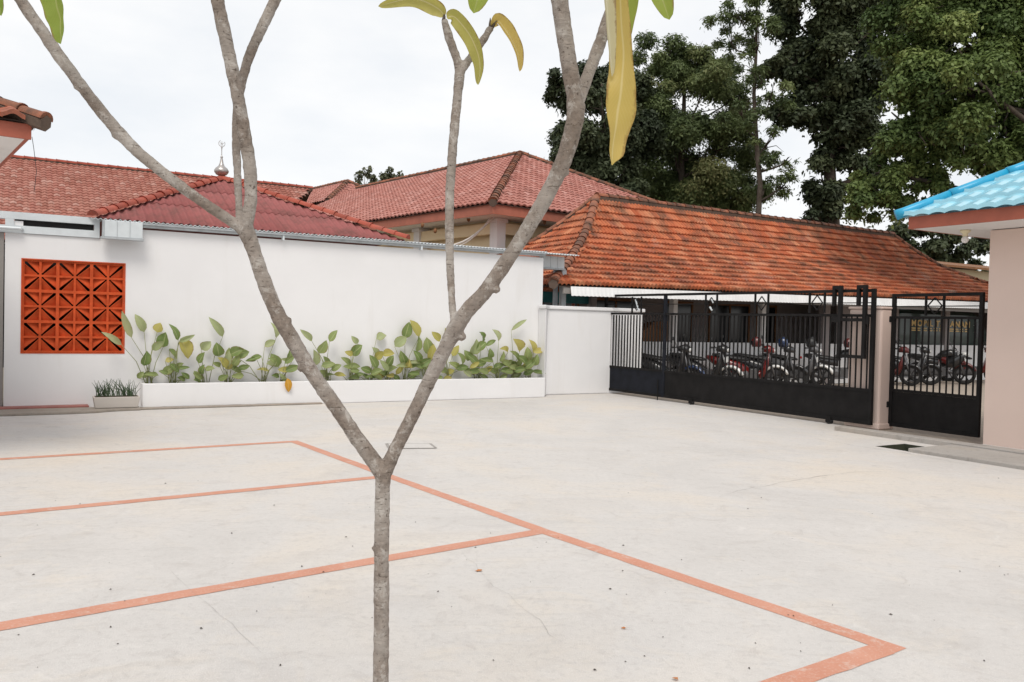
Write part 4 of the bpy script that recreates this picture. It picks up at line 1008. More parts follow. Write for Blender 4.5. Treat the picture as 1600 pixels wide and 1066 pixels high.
s = MB(); s.lathe(lp - Z * .085, [(.025, 0), (.045, -.03), (.05, -.06), (.03, -.09), (.005, -.1)], 14); s.build('bulb', 'soffit', e, True)

# ------------------------------------------------------------------ corner of a tiled roof at the upper left
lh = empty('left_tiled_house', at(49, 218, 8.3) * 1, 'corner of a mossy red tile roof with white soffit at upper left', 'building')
TH3 = R(38); U3 = Vector((math.cos(TH3), math.sin(TH3), 0)); V3 = Vector((-math.sin(TH3), math.cos(TH3), 0)); LZ = 3.3
LC = at(49, 218, 1); LC = CAM + (LC - CAM) * ((LZ - EYE) / (LC.z - EYE))      # under corner of the fascia
LC.z = 0
def L(a, b, z=0): return LC + U3 * a + V3 * b + Z * z
def lbox(s, a0, a1, b0, b1, z0, z1): s.box(L(a0, b0, z0), U3 * (a1 - a0), V3 * (b1 - b0), Z * (z1 - z0))
s = MB(); lbox(s, -6, 0, 0, .04, LZ, LZ + .145); lbox(s, -.04, 0, .041, 5, LZ + .02, LZ + .145); s.build('fascia', 'fascia', lh)
for k in range(6):
    s = MB(); lbox(s, -6, -.045, .045 + k * .82, .045 + (k + 1) * .82 - .012, LZ + .012, LZ + .03); s.build('soffit_panel', 'soffit', lh)
s = MB(); lbox(s, -6, -1.2, 1.2, 4.9, 0, LZ); s.build('wall_body', 'white_wall', lh)
ltp = tile_profile(.21, .32, .05, .028, 8); ltm = ltp.mesh('tile', 'red_tile'); rl2 = random.Random(8); sp_ = math.tan(R(24)); cs = math.cos(R(24))
def lf(x, sv): return L(.07 - x, -.07 + sv * cs, LZ + .165 + sv * cs * sp_)
def lr(x, sv): return L(.07 - sv * cs, -.07 + x, LZ + .165 + sv * cs * sp_)
def kp(i, j, m4):
    if (m4.translation - L(0, 0, LZ)).length < 1.5: put('tile', ltm, m4, lh); return True
    return False
roof_tiles(lf, .05, 5.6, 2.6, .19, .26, ltp, lambda x, sv: x > sv * cs - .03, rl2, keep=kp).build('tiles', 'red_tiles', lh, kind='stuff')
roof_tiles(lr, .05, 4.8, 2.6, .19, .26, ltp, lambda x, sv: x > sv * cs - .03, rl2, keep=kp).build('tiles', 'red_tiles', lh, kind='stuff')
s = MB(); c_ = L(.05, -.05, LZ + .15); A_ = L(.05 - 2.3, -.05 + 2.3, LZ + .15 + 2.3 * sp_)
s.add([c_, L(-6, -.05, LZ + .15), L(-6, 2.25, LZ + .15 + 2.3 * sp_), A_, L(.05, 5, LZ + .15), L(.05 - 2.3, 5, LZ + .15 + 2.3 * sp_)], [(0, 1, 2, 3), (0, 3, 5, 4)]); s.build('roof_deck', 'ridge_mortar', lh)
caps([L(.11, -.11, LZ + .175), A_ + Z * .06], .26, .085, 'ridge_cap', lh, 'hip_cap', .01)
s = MB(); p0 = at(50, 214, 8.6); s.tube([p0, p0 + Vector((.02, 0, -.12)), p0 + Vector((.05, 0, -.35)), p0 + Vector((.03, 0, -.55))], .003, 5); s.build('loose_wire', 'cord', lh)

# ------------------------------------------------------------------ far yellowish house at right
fh = empty('yellow_far_house', at(1530, 520, 48) * 1, 'faded yellow house glimpsed between trees and pink building', 'house'); fh.location.z = 0
fx, fy = U, V; p0 = at(1462, 520, 46); p0.z = 0
s = MB(); s.box(p0, fx * 9, fy * 6, Z * 5.2); s.build('wall_body', 'far_house_wall', fh)
s = MB(); q0 = p0 - fx * .5 - fy * .6 + Z * 5.2
s.prism([q0, q0 + fy * 3.6 + Z * .6, q0 + fy * 7.2, q0 + fy * 7.2 + Z * .12, q0 + fy * 3.6 + Z * .75, q0 + Z * .12], fx * 10); s.build('roof', 'brown_wood', fh)
for d in (1.9, 4.8):
    s = MB(); s.box(p0 + fx * d - fy * .03 + Z * 3.75, fx * .95, fy * .025, Z * .65); wn = s.build('window', 'dark_void', fh)
    s = MB(); s.box(p0 + fx * (d - .1) - fy * .05 + Z * 3.65, fx * 1.15, fy * .045, Z * .09); s.build('sill', 'far_house_wall', wn)

# ------------------------------------------------------------------ background trees
def crown(blobs, leaves, leaf, rnd, mat, parent, clump=.36, per=14, aspect=.55, droop=0):
    """leaf sized faces on many small lumps spread through each lobe of the crown"""
    s = []; f = []; rv_ = []; lumps = []
    for c, r in blobs:
        for _ in range(per):
            d = Vector((rnd.gauss(0, 1), rnd.gauss(0, 1), rnd.gauss(0, .9))).normalized()
            lumps.append((c + d * r * rnd.uniform(.35, .98), r * clump * rnd.uniform(.6, 1.3)))
    tot = sum(r ** 2 for _, r in lumps)
    for c, r in lumps:
        tone = min(.95, max(.05, .45 + .22 * rnd.gauss(0, 1)))
        for _ in range(int(leaves * r * r / tot)):
            d = Vector((rnd.gauss(0, 1), rnd.gauss(0, 1), rnd.gauss(0, 1))).normalized()
            q = rnd.random() ** .45 * (1.0 if rnd.random() < .85 else 1.45)
            p = c + Vector((d.x, d.y, d.z * .72 - (.22 if q > 1 else 0))) * r * q
            n = (d * .75 + Z * .55 + Vector((rnd.gauss(0, .45), rnd.gauss(0, .45), rnd.gauss(0, .45)))).normalized()
            x = n.cross(Vector((rnd.gauss(0, 1), rnd.gauss(0, 1), rnd.gauss(0, 1)))).normalized(); y = n.cross(x)
            L = leaf * rnd.uniform(.6, 1.3); k0 = len(s)
            s += [p, p + x * L * .5 + y * L * aspect * .5, p + x * L - Z * L * .15, p + x * L * .5 - y * L * aspect * .5]; f.append((k0, k0 + 1, k0 + 2, k0 + 3)); rv_.append(min(1, max(.02, tone + rnd.uniform(-.12, .12))))
    me = bpy.data.meshes.new('crown'); me.from_pydata(s, [], f); me.materials.append(MATS[mat])
    a_ = me.attributes.new('rnd', 'FLOAT', 'FACE'); a_.data.foreach_set('value', rv_)
    o = bpy.data.objects.new('crown', me); COL.objects.link(o); o.parent = parent; o.matrix_parent_inverse = wm(parent).inverted(); return o
def tree(name, label, base_px, d, blobs, leaves, leaf, mat, seed, trunk_r=.25, top=None, limbs=True, clump=.36, per=14, aspect=.6, group='tall trees behind the roofs', droop=0):
    rnd = random.Random(seed); bp = at(base_px[0], base_px[1], d); bp.z = 0
    B3 = [(at(x, y, d + dd), r / FPX * d) for x, y, r, dd in blobs]
    e_ = empty(name, bp, label, 'tree', group)
    tp_ = at(*top, d) if top else max((c for c, r in B3), key=lambda c: c.z)
    s = MB(); N = 9; path = []; 
    for k in range(N + 1):
        t = k / N; q_ = bp.lerp(tp_, t); q_ += Vector((noise.noise(q_ * .25) * .5, noise.noise(q_ * .25 + Vector((5, 5, 5))) * .5, 0)) * (1 if 0 < k < N else 0); path.append(q_)
    s.tube(path, [trunk_r * (1 - .82 * k / N) for k in range(N + 1)], 9)
    if limbs:
        for c, r in B3:
            h = max(.15, min(.92, (c.z - r * .9 - bp.z) / max(.1, tp_.z - bp.z))); k = h * N; i = min(N - 1, int(k)); st_ = path[i].lerp(path[i + 1], k - i)
            mid_ = st_.lerp(c, .5) + Vector((rnd.uniform(-.3, .3), rnd.uniform(-.3, .3), -.15 * r)); r0 = trunk_r * (1 - .8 * h) * .55
            s.tube([st_, mid_, c, c + (c - mid_).normalized() * r * .5 + Z * r * .3], [r0, r0 * .7, r0 * .45, r0 * .15], 6)
            for _ in range(5):
                dv = Vector((rnd.gauss(0, 1), rnd.gauss(0, 1), rnd.gauss(0, .8))).normalized() * r * .85
                s.tube([mid_.lerp(c, .7), c + dv * .5 + Z * .1, c + dv], [r0 * .4, r0 * .25, r0 * .08], 5)
    s.build('trunk', 'tree_bark', e_, True)
    crown(B3, leaves, leaf, rnd, mat, e_, clump, per, aspect, droop); return e_
tree('broadleaf_tree', 'dark round crowned tree directly behind the pink tile roof peak', (950, 520), 38,
     [(878, 140, 34, 0), (925, 135, 48, 1), (895, 230, 44, 0), (945, 200, 62, -1), (925, 275, 50, 0), (970, 280, 55, 0), (975, 130, 50, 2), (1000, 220, 55, 2)], 115000, .18, 'leaf_dark', 31, .28, (940, 130))
tree('spreading_tree', 'broad olive green tree between the dark round tree and the slender one', (1080, 520), 41,
     [(1040, 95, 48, 0), (1085, 100, 42, 0), (1020, 150, 55, 0), (1090, 165, 66, -1), (1050, 220, 66, 0), (1130, 225, 60, 0), (1090, 280, 66, 0), (1150, 290, 46, 1), (1020, 290, 50, 1), (1140, 160, 40, 1), (1165, 235, 34, 2), (1120, 110, 34, 2), (1060, 320, 50, 1), (1140, 325, 40, 1)], 150000, .18, 'leaf_mid', 32, .32, (1060, 90), aspect=.4)
tree('slender_tree', 'tall slender tree with thin trunk and wispy foliage against the sky', (1187, 520), 34,
     [(1150, 20, 44, 0), (1185, 45, 42, 0), (1140, 65, 36, 1), (1185, -40, 50, 0), (1180, 110, 34, 0), (1205, 150, 32, 0), (1160, 180, 36, 0), (1200, 225, 34, 0), (1225, 290, 30, 0), (1195, 290, 30, 1), (1230, 255, 16, 0)], 12500, .19, 'leaf_mid', 33, .17, (1178, -70), clump=.26, per=9, aspect=.32)
tree('dark_tall_tree', 'very tall nearly black tree right of the slender one', (1300, 520), 37,
     [(1240, 30, 48, 0), (1300, 20, 62, 0), (1370, 40, 60, 1), (1235, 95, 42, 0), (1300, 105, 60, 0), (1370, 120, 58, 0), (1265, 160, 46, 0), (1330, 185, 55, 0), (1300, 235, 40, 0), (1345, 260, 44, 0), (1290, 300, 36, 0), (1250, -60, 80, 0), (1340, -70, 90, 1), (1280, 345, 32, 0), (1225, 175, 26, 0)], 150000, .215, 'leaf_dark', 34, .42, (1300, -60))
tree('light_green_tree', 'large light green leafy tree filling the upper right corner', (1660, 560), 25,
     [(1440, 30, 74, 0), (1520, 40, 84, 0), (1590, 60, 90, 0), (1450, 120, 70, 0), (1530, 130, 84, -1), (1600, 150, 90, 0), (1420, 200, 56, 0), (1490, 205, 70, 0), (1560, 225, 70, 0), (1390, 270, 52, 1), (1440, 280, 46, 1), (1350, 310, 42, 1), (1400, 325, 36, 1), (1640, 260, 80, 0), (1480, -70, 110, 0), (1620, -60, 130, 0), (1690, 100, 110, 0)], 290000, .138, 'leaf_light', 35, .40, (1600, -40), clump=.30, per=18, aspect=.6)
tree('low_dark_tree', 'low dark tree with sky gaps under the blue roof eave', (1440, 540), 56,
     [(1440, 385, 38, 0), (1465, 360, 30, 0), (1470, 405, 26, 0), (1500, 385, 26, 0), (1535, 378, 20, 0), (1530, 420, 18, 2), (1410, 380, 30, 0)], 14000, .3, 'leaf_dark', 36, .2, (1470, 370))
tree('distant_treetop', 'distant treetop left of the pair peeping over the far roof', (572, 500), 62, [(563, 278, 9, 0), (574, 270, 9, 0), (582, 280, 8, 0)], 420, .26, 'leaf_far', 37, .1, (570, 270), group='distant treetops', clump=.45, per=6)
tree('distant_treetop', 'distant treetop right of the pair peeping over the far roof', (606, 500), 62, [(597, 282, 11, 0), (608, 273, 12, 0), (620, 279, 11, 0), (607, 286, 12, 0)], 900, .26, 'leaf_far', 38, .12, (607, 272), group='distant treetops', clump=.45, per=6)

# ------------------------------------------------------------------ plants in the planter
def leaf_strip(s, base, tip, nrm_, width, n=8, droop=.0, fold=.15, curl=0):
    """a curved leaf blade from base to tip, folded along its midrib; returns uv list"""
    base, tip = Vector(base), Vector(tip); d = tip - base; L = d.length; x = d / L; y = nrm_.cross(x).normalized(); z = x.cross(y)
    vs = []; uv = []
    for k in range(n + 1):
        t = k / n; wdt = width / 2 * (math.sin(math.pi * min(1, t ** .8)) ** .72 if 0 < t < 1 else .02)
        c = base + d * t + z * (droop * L * 4 * t * (1 - t)) ; yy = (y * math.cos(curl * t) + z * math.sin(curl * t))
        zz = x.cross(yy)
        for m_, e_ in ((-1, 0), (-.5, 0), (0, 0), (.5, 0), (1, 0)):
            vs.append(c + yy * wdt * m_ + zz * (abs(m_) * wdt * fold * 2) + zz * math.sin(t * 17 + m_ * 3) * wdt * .06); uv.append((t, .5 + .5 * m_))
    fs = [(k * 5 + j, k * 5 + j + 1, (k + 1) * 5 + j + 1, (k + 1) * 5 + j) for k in range(n) for j in range(4)]
    s.add(vs, fs); return uv
def leaf_obj(name, base, tip, nrm_, width, mat, parent, **kw):
    s = MB(); uv = leaf_strip(s, base, tip, nrm_, width, **kw)
    o = s.build(name, mat, parent, smooth=True); me = o.data; l = me.uv_layers.new(name='UVMap')
    for lp_ in me.loops: l.data[lp_.index].uv = uv[lp_.vertex_index]
    return o
rp = random.Random(17)
G_, Y_, P_, O_ = 'cal_green', 'cal_yellow', 'cal_pale', 'cal_orange'
# plant: foot px, then leaves (x, y, length px, angle of the tip in degrees, width px, kind)
CAL = [
 (234, [(174, 529, 38, 148, 10, P_), (198, 507, 45, 110, 11, P_), (218, 505, 32, 117, 13, P_), (227, 560, 24, 80, 15, G_), (232, 585, 14, 20, 9, G_), (242, 585, 12, -20, 6, G_), (248, 512, 16, 70, 15, Y_), (247, 540, 24, 35, 12, P_), (257, 531, 24, 80, 19, G_)]),
 (270, [(271, 519, 30, 120, 13, G_), (288, 545, 34, -70, 20, Y_), (292, 529, 28, 25, 8, P_), (270, 553, 20, -55, 9, G_), (264, 578, 22, 35, 13, G_), (272, 575, 20, 140, 12, G_), (286, 575, 22, 5, 6, G_), (283, 592, 13, 160, 9, G_), (265, 563, 14, 10, 9, Y_), (256, 582, 18, 165, 7, G_)]),
 (321, [(337, 511, 38, 125, 12, P_), (322, 540, 20, 40, 15, P_), (315, 559, 20, 60, 12, G_), (317, 577, 16, 70, 10, G_), (305, 586, 14, 110, 10, G_), (308, 595, 12, 170, 9, G_)]),
 (357, [(340, 546, 22, 100, 17, G_), (353, 561, 28, 70, 14, P_), (370, 550, 24, 25, 16, G_), (369, 563, 20, 60, 12, G_), (347, 567, 22, 130, 13, Y_), (338, 570, 14, 150, 8, G_), (368, 578, 20, 160, 10, G_), (381, 574, 20, 15, 9, G_), (359, 553, 20, 95, 12, G_)]),
 (411, [(422, 537, 20, 30, 11, P_), (398, 560, 22, 200, 9, G_), (427, 516, 26, 110, 11, P_), (392, 563, 18, 190, 7, G_), (377, 552, 26, 10, 17, G_), (370, 570, 20, 40, 10, G_)]),
 (440, [(429, 563, 24, 120, 16, G_), (444, 578, 20, 180, 10, Y_), (450, 602, 22, -85, 11, O_), (457, 576, 24, 20, 12, G_), (452, 555, 22, 80, 14, G_), (430, 588, 12, 170, 8, G_)]),
 (511, [(478, 524, 26, 135, 10, P_), (521, 525, 22, 55, 12, G_), (504, 542, 24, 60, 17, G_), (491, 559, 26, 95, 14, P_), (513, 570, 22, 10, 12, G_), (504, 583, 18, 170, 8, G_), (515, 586, 16, 0, 7, G_), (508, 565, 18, 110, 12, G_)]),
 (549, [(554, 531, 16, 130, 9, P_), (557, 547, 24, 40, 16, G_), (545, 552, 14, 160, 9, Y_), (540, 565, 20, 140, 10, G_), (553, 573, 20, 0, 10, G_), (543, 574, 14, 170, 8, G_)]),
 (580, [(584, 551, 18, 110, 15, P_), (596, 527, 17, 20, 15, P_), (583, 565, 24, 120, 13, G_), (592, 555, 18, 40, 14, Y_), (572, 578, 18, 160, 12, G_), (589, 582, 20, 20, 12, G_), (579, 590, 16, 180, 8, G_), (571, 588, 14, 150, 9, G_)]),
 (606, [(607, 554, 19, 10, 14, Y_), (600, 571, 22, 130, 11, P_), (610, 564, 20, 60, 13, G_), (612, 578, 20, 20, 12, G_), (600, 584, 16, 170, 10, G_)]),
 (632, [(636, 516, 27, 75, 17, G_), (648, 513, 30, 120, 17, Y_), (626, 534, 24, 40, 17, P_), (630, 559, 24, 110, 14, G_), (628, 572, 20, 180, 8, P_), (644, 570, 22, 20, 13, G_), (645, 585, 18, 30, 12, G_), (636, 568, 16, 60, 10, Y_)]),
 (664, [(652, 537, 26, 85, 15, G_), (669, 541, 28, 100, 18, G_), (674, 551, 28, 75, 16, Y_), (652, 558, 24, 120, 14, G_), (664, 566, 24, 30, 14, G_), (668, 575, 20, 0, 10, G_), (655, 572, 18, 170, 9, G_)]),
 (702, [(681, 526, 20, 130, 12, Y_), (694, 520, 16, 80, 13, Y_), (712, 548, 20, 60, 12, Y_), (718, 561, 22, 110, 14, G_), (710, 572, 22, 150, 12, G_), (703, 581, 15, 20, 10, Y_), (695, 562, 20, 50, 12, G_), (690, 578, 18, 170, 11, G_), (722, 575, 20, 10, 11, G_)]),
 (746, [(751, 526, 15, 110, 13, G_), (740, 542, 26, 70, 19, P_), (752, 541, 20, 40, 14, G_), (738, 561, 22, 140, 13, G_), (750, 569, 22, 20, 12, G_), (764, 552, 16, 80, 12, G_), (760, 563, 22, 170, 9, G_), (730, 555, 18, 120, 14, G_), (742, 580, 20, 10, 11, G_), (755, 580, 18, 160, 10, G_), (728, 580, 18, 150, 10, G_)]),
 (778, [(774, 524, 21, 120, 14, P_), (767, 536, 18, 30, 8, G_), (787, 548, 14, 160, 11, Y_), (791, 568, 24, 150, 11, G_), (780, 573, 20, 20, 12, G_), (784, 557, 18, 70, 10, G_), (770, 578, 18, 160, 10, G_), (790, 580, 18, 0, 10, G_)]),
 (801, [(811, 508, 30, 35, 7, P_), (807, 539, 22, 120, 18, Y_), (803, 557, 22, 130, 14, G_), (798, 569, 20, 160, 11, G_), (810, 565, 22, 60, 13, G_), (812, 578, 20, 10, 11, G_), (794, 581, 16, 180, 9, G_)]),
 (826, [(830, 541, 22, 110, 14, Y_), (842, 549, 18, 10, 11, Y_), (823, 554, 24, 85, 14, G_), (816, 563, 22, 140, 13, G_), (828, 569, 22, 40, 13, G_), (842, 582, 22, -10, 8, G_), (816, 576, 20, 170, 10, G_), (826, 582, 18, 20, 11, G_), (835, 562, 20, 60, 12, G_)])]
WHERE = ['at the left end of the planter, leaning over the orange vent', 'second from planter left end, with brown yellow leaf', 'third from planter left end, one tall leaf', 'full clump fourth from the left, left of the leaning branch',
         'thin one just left of the leaning branch', 'with an orange leaf hanging over the planter edge', 'with a tall pale leaf, just right of the leaning left branch', 'small one second to the right of the leaning left branch',
         'clump with a round pale upper leaf left of the planter centre', 'yellowish clump beside the round leaved one', 'tallest clump with two large top leaves near the centre', 'broad green clump just left of the right hand branch',
         'partly behind the right hand branch, with yellow top leaves', 'dense clump just right of the right hand branch', 'with one upright pale leaf, fourth from the right wall corner', 'with a long leaf pointing up right near the wall corner', 'last in the planter beside the wall corner']
for (fx_, leaves_), wh in zip(CAL, WHERE):
    ft = on_b(fx_, 597, 15.60); ft.z = .36
    e_ = empty('broad_leaf_plant', ft, 'green paddle leaved plant ' + wh, 'plant', 'paddle leaved plants in the white planter')
    extra = [(fx_ + rp.uniform(-20, 20), rp.uniform(562, 592), rp.uniform(13, 20), rp.choice((rp.uniform(-10, 50), rp.uniform(130, 190))), rp.uniform(7, 11), rp.choice((G_, G_, P_, Y_))) for _ in range(3)]
    for x, y, L, an, wd, kd in leaves_ + extra:
        bb_ = 15.60 + rp.uniform(-.10, .10)
        if kd == O_: bb_ = 15.36
        if fx_ == 234 and x < 200: bb_ = 15.5
        ca, sa = math.cos(R(an)), math.sin(R(an))
        b0 = on_b(x - ca * L / 2, y + sa * L / 2, bb_ + .02); t0 = on_b(x + ca * L / 2, y - sa * L / 2, bb_ + rp.uniform(-.06, .02))
        n_ = (-V + Z * rp.uniform(.1, .7) + U * rp.uniform(-.4, .4)).normalized(); wm_ = wd / FPX * (b0 - CAM).length * .98
        leaf_obj('leaf', b0, t0, n_, wm_, kd, e_, n=6, droop=rp.uniform(.0, .16), fold=rp.uniform(.08, .5), curl=rp.uniform(-.7, .7))
        s = MB(); f0 = ft + U * rp.uniform(-.06, .06) + V * rp.uniform(-.04, .04); mid_ = f0.lerp(b0, .55) + Z * .04 + (U * (b0 - f0).dot(U)) * -.12
        s.tube([f0, mid_, b0], [.008, .006, .004], 5); s.build('stem', 'stem', e_, True)
# trough of thin blades
tr_ = empty('concrete_trough', W(1.38, 15.3, 0), 'small pale concrete trough on the step at the left end of the planter', 'trough')
s = MB(); a0, a1, b0, b1 = 1.04, 1.74, 15.16, 15.44
s.loft([[W(a0 + .03, b0 + .02, .05), W(a1 - .03, b0 + .02, .05), W(a1 - .03, b1 - .02, .05), W(a0 + .03, b1 - .02, .05)], [W(a0, b0, .23), W(a1, b0, .23), W(a1, b1, .23), W(a0, b1, .23)]]); s.build('body', 'trough', tr_, bevel=.01)
s = MB(); s.fbox(a0 + .03, a1 - .03, b0 + .03, b1 - .03, .231, .236); s.build('soil', 'soil', tr_)
bl_ = empty('thin_bladed_plant', W(1.38, 15.3, .23), 'tuft of thin grey green upright blades growing in the trough', 'plant')
for k in range(95):
    p = W(rp.uniform(a0 + .05, a1 - .05), rp.uniform(b0 + .05, b1 - .05), .232); h = rp.uniform(.12, .31); lean = U * rp.gauss(-.05, .42) + V * rp.gauss(0, .25)
    s = MB(); s.tube([p, p + Z * h * .55 + lean * h * .35, p + Z * h + lean * h], [.0055, .005, .0015], 4); s.build('blade', 'blade', bl_)

# ------------------------------------------------------------------ plumeria in the foreground
plum = empty('plumeria_tree', at(597, 1066, 2.6), 'grey barked forked young tree with few yellowing leaves in the foreground', 'tree'); plum.location.z = 0
DT = 2.6
def chain(pts):
    out = []
    for x, y, wpx, d in pts: out.append((at(x, y, d), wpx * .83 / 2 / FPX * d))
    return out
base = at(596.5, 1066, DT)
CH = [
 [(Vector((base.x - .01, base.y, -.02)), .040), (Vector((base.x - .005, base.y, .12)), .030), (Vector((base.x, base.y, .35)), .0265)] + chain([(595, 1066, 29, DT), (596, 960, 29, DT), (596, 880, 29, DT), (597, 810, 28, DT), (598, 762, 28, DT), (599, 735, 33, DT)]),
 chain([(597, 742, 29, DT), (585, 722, 30, DT), (560, 688, 28, 2.59), (540, 658, 27, 2.58), (515, 622, 28, 2.57), (488, 583, 28, 2.56), (462, 540, 29, 2.55), (440, 502, 29, 2.54), (421, 462, 28, 2.53), (404, 415, 27, 2.52), (393, 382, 28, 2.52), (382, 356, 34, 2.51)]),
 chain([(380, 357, 24, 2.51), (362, 346, 21, 2.50), (330, 325, 20, 2.48), (290, 297, 20, 2.46), (252, 268, 21, 2.44), (215, 237, 22, 2.42), (183, 204, 23, 2.40), (150, 164, 22, 2.38), (118, 122, 22, 2.36), (90, 84, 23, 2.35), (60, 40, 22, 2.33), (28, -6, 22, 2.31), (-8, -70, 22, 2.29), (-35, -130, 24, 2.28)]),
 chain([(382, 356, 28, 2.51), (390, 328, 24, 2.50), (392, 290, 24, 2.50), (389, 250, 25, 2.49), (383, 215, 25, 2.48), (376, 175, 25, 2.46), (367, 128, 25, 2.44), (357, 82, 25, 2.43), (348, 40, 25, 2.42), (338, -8, 25, 2.41), (322, -80, 25, 2.40), (312, -150, 26, 2.39)]),
 chain([(376, 350, 18, 2.53), (373, 318, 14, 2.57), (371, 270, 15, 2.62), (369, 215, 16, 2.66), (372, 160, 17, 2.70), (379, 122, 18, 2.73), (392, 82, 19, 2.76), (410, 42, 20, 2.79), (428, 4, 20, 2.82), (452, -50, 20, 2.86), (470, -110, 22, 2.9)]),
 chain([(602, 738, 29, DT), (613, 712, 26, DT), (630, 678, 25, DT), (652, 634, 26, 2.59), (674, 588, 27, 2.58), (695, 546, 28, 2.57), (711, 514, 33, 2.56), (730, 486, 29, 2.55), (757, 457, 28, 2.54), (782, 422, 28, 2.53), (807, 385, 28, 2.52), (832, 345, 29, 2.5), (856, 302, 30, 2.49), (876, 262, 31, 2.48), (890, 222, 32, 2.46), (899, 182, 35, 2.45), (900, 164, 36, 2.45)]),
 chain([(900, 168, 32, 2.45), (896, 140, 31, 2.44), (889, 100, 31, 2.43), (883, 60, 31, 2.42), (877, 20, 33, 2.41), (873, -10, 33, 2.40), (864, -80, 31, 2.38), (852, -150, 30, 2.36)]),
 chain([(901, 166, 26, 2.46), (911, 138, 23, 2.48), (923, 106, 23, 2.50), (936, 72, 23, 2.52), (948, 36, 23, 2.54), (962, -4, 23, 2.56), (985, -60, 23, 2.6), (1000, -120, 24, 2.62)]),
 chain([(712, 508, 20, 2.56), (708, 490, 14, 2.57), (705, 450, 14, 2.6), (703, 400, 16, 2.62), (702, 350, 17, 2.64), (703, 300, 18, 2.66), (706, 250, 18, 2.67), (710, 200, 18, 2.68), (715, 150, 18, 2.70), (719, 108, 21, 2.71)]),
 chain([(718, 112, 17, 2.71), (713, 90, 16, 2.71), (704, 66, 17, 2.70), (698, 46, 16, 2.69), (694, 30, 11, 2.68)]),
 chain([(720, 110, 17, 2.71), (732, 95, 15, 2.72), (746, 76, 15, 2.73), (757, 60, 15, 2.74), (767, 43, 12, 2.75)])]
s = MB()
for ch in CH:
    P = [p for p, r in ch]; Rr = [r for p, r in ch]; pp = []; rr_ = []
    for k in range(len(P) - 1):                          # Catmull-Rom so limbs bend smoothly
        p0, p1, p2, p3 = P[max(0, k - 1)], P[k], P[k + 1], P[min(len(P) - 1, k + 2)]
        for t in (0, .25, .5, .75):
            pp.append(.5 * ((2 * p1) + (p2 - p0) * t + (2 * p0 - 5 * p1 + 4 * p2 - p3) * t * t + (3 * p1 - p0 - 3 * p2 + p3) * t ** 3))
            rad = Rr[k] * (1 - t) + Rr[k + 1] * t; rr_.append(rad * (1 + .05 * noise.noise(pp[-1] * 18)))
    pp.append(P[-1]); rr_.append(Rr[-1]); s.tube(pp, rr_, 16)
rk = random.Random(12)
for x, y, d, wpx in ((181, 212, 2.40, 9), (500, 612, 2.565, 10), (470, 575, 2.55, 9), (545, 678, 2.58, 8), (584, 857, DT, 6), (775, 452, 2.53, 10), (722, 526, 2.56, 10), (452, 500, 2.54, 7), (885, 270, 2.48, 8), (120, 136, 2.36, 7)):
    c = at(x, y, d); r = wpx / FPX * d * .75; s.lathe(c - Z * r, [(.2 * r, 0), (.8 * r, .5 * r), (r, r), (.7 * r, 1.6 * r), (.1 * r, 2 * r)], 8)
tk = s.build('trunk', 'plum_bark', plum)
rm = tk.modifiers.new('remesh', 'REMESH'); rm.mode = 'VOXEL'; rm.voxel_size = .0042; rm.use_smooth_shade = True
sm = tk.modifiers.new('smooth', 'SMOOTH'); sm.factor = .5; sm.iterations = 5
tx = bpy.data.textures.new('bark_relief', 'CLOUDS'); tx.noise_scale = .022; tx.noise_depth = 3
dp = tk.modifiers.new('displace', 'DISPLACE'); dp.texture = tx; dp.strength = .005; dp.mid_level = .5; dp.texture_coords = 'LOCAL'
# bud spikes
for x0, y0, x1, y1, d in ((693, 33, 695, 19, 2.68), (766, 45, 766, 28, 2.75), (769, 43, 777, 32, 2.75)):
    s = MB(); p, q_ = at(x0, y0, d), at(x1, y1, d); s.tube([p, p.lerp(q_, .5), q_], [.007, .005, .001], 6); s.build('bud', 'tree_bark', plum, True)
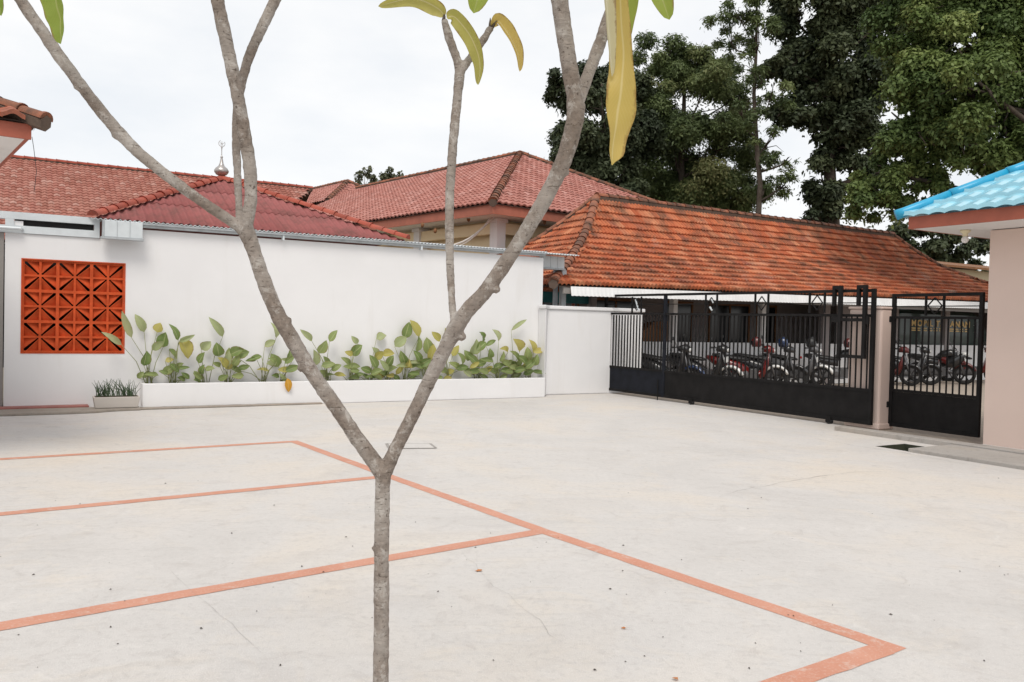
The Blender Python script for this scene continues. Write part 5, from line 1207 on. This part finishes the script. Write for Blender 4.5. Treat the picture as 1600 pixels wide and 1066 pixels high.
# leaves : spine points in px, width px, depth
def pleaf(pts, wpx, d, mat, nrm_=None, fold=.25, d1=None, pw=.85, wp=None):
    P = [at(x, y, d + ((d1 or d) - d) * k / (len(pts) - 1)) for k, (x, y) in enumerate(pts)]; n = 20; vs = []; uv = []; nn = nrm_ or -FWD
    sp_pts = []
    for k in range(len(P) - 1):
        p0, p1, p2, p3 = P[max(0, k - 1)], P[k], P[k + 1], P[min(len(P) - 1, k + 2)]
        for t in [i / 8 for i in range(8)]:
            sp_pts.append(.5 * ((2 * p1) + (p2 - p0) * t + (2 * p0 - 5 * p1 + 4 * p2 - p3) * t * t + (3 * p1 - p0 - 3 * p2 + p3) * t ** 3))
    sp_pts.append(P[-1]); N = len(sp_pts); wd = wpx / FPX * d
    for k, c in enumerate(sp_pts):
        t = k / (N - 1); dr = (sp_pts[min(N - 1, k + 1)] - sp_pts[max(0, k - 1)]).normalized(); y = nn.cross(dr).normalized(); z = dr.cross(y)
        hw_ = wd / 2 * max(.015, math.sin(math.pi * t ** pw) ** .6)
        if wp:
            k_ = min(len(wp) - 2, int(t * (len(wp) - 1))); f_ = t * (len(wp) - 1) - k_; f_ = f_ * f_ * (3 - 2 * f_); hw_ = wd / 2 * (wp[k_] * (1 - f_) + wp[k_ + 1] * f_)
            y = (y * math.cos(.9 * math.sin(t * 5.2)) + z * math.sin(.9 * math.sin(t * 5.2))).normalized(); z = dr.cross(y)
        for m_ in (-1, -.66, -.33, 0, .33, .66, 1): vs.append(c + y * hw_ * m_ + z * hw_ * fold * 2 * (abs(m_) ** 1.3) + z * hw_ * .05 * math.sin(t * 26 + m_ * 2)); uv.append((t, .5 + .5 * m_))
    s = MB(); s.add(vs, [(k * 7 + j, k * 7 + j + 1, (k + 1) * 7 + j + 1, (k + 1) * 7 + j) for k in range(N - 1) for j in range(6)])
    o = s.build('leaf', mat, plum, smooth=True); l = o.data.uv_layers.new(name='UVMap')
    for lp_ in o.data.loops: l.data[lp_.index].uv = uv[lp_.vertex_index]
    return o
nA = (-FWD + RGT * .5).normalized(); nB = (-FWD - RGT * .5).normalized()
pleaf([(964, -70), (969, 0), (974, 80), (970, 145), (961, 200), (956, 258)], 54, 2.25, 'plum_yellow', -FWD, .16, wp=[.05, .5, .8, .9, .82, .78, .86, 1, 1, .86, .04])
pleaf([(985, -110), (985, -40), (978, 30), (972, 85)], 40, 2.35, 'plum_green', nB, .15)
pleaf([(940, -90), (945, -30), (950, 40), (956, 120)], 22, 2.24, 'plum_pale', nA, .5)
pleaf([(72, -60), (82, -20), (94, 30), (95, 69)], 46, 2.2, 'plum_green', nB, .2)
pleaf([(-12, -70), (-6, -20), (2, 25)], 26, 2.3, 'plum_green', None, .2)
pleaf([(695, 26), (682, 12), (645, -2), (591, 10)], 26, 2.68, 'plum_mixed', (-FWD - UPV * .6).normalized(), .3)
pleaf([(698, 28), (712, 28), (738, 62), (750, 100), (747, 133)], 25, 2.68, 'plum_mixed', nB, .25)
pleaf([(768, 42), (777, 33), (793, 52), (808, 82), (812, 112)], 21, 2.75, 'plum_yellow', nA, .45)
pleaf([(772, -70), (755, -30), (740, 21)], 44, 2.5, 'plum_green', (-FWD - UPV * .3).normalized(), .2)
pleaf([(1010, -80), (1025, -30), (1046, 31)], 42, 2.3, 'plum_green', (-FWD - UPV * .3).normalized(), .2)
# rosettes at the branch tips above the view
rq = random.Random(6)
for tip in (CH[2][-1][0], CH[3][-1][0], CH[4][-1][0], CH[6][-1][0], CH[7][-1][0]):
    for k in range(7):
        a = k * 2.4 + rq.random(); out = Vector((math.cos(a), math.sin(a), .75)).normalized(); L = rq.uniform(.2, .3); b0 = tip + out * .03; t0 = tip + out * L + Z * .04
        leaf_obj('leaf', b0, t0, (Z - out * out.z).normalized(), L * .3, 'plum_green' if k % 3 else 'plum_mixed', plum, n=8, droop=.06, fold=.2)
# soil patch round its foot
s = MB(); fc = Vector((base.x, base.y, 0)); vs = [fc + Vector((math.cos(k / 14 * 6.283), math.sin(k / 14 * 6.283), 0)) * (.26 + .04 * noise.noise(Vector((k, 0, 0)))) + Z * .004 for k in range(14)]
s.add(vs + [fc + Z * .03], [(k, (k + 1) % 14, 14) for k in range(14)]); s.build('soil_patch', 'soil', kind='structure')
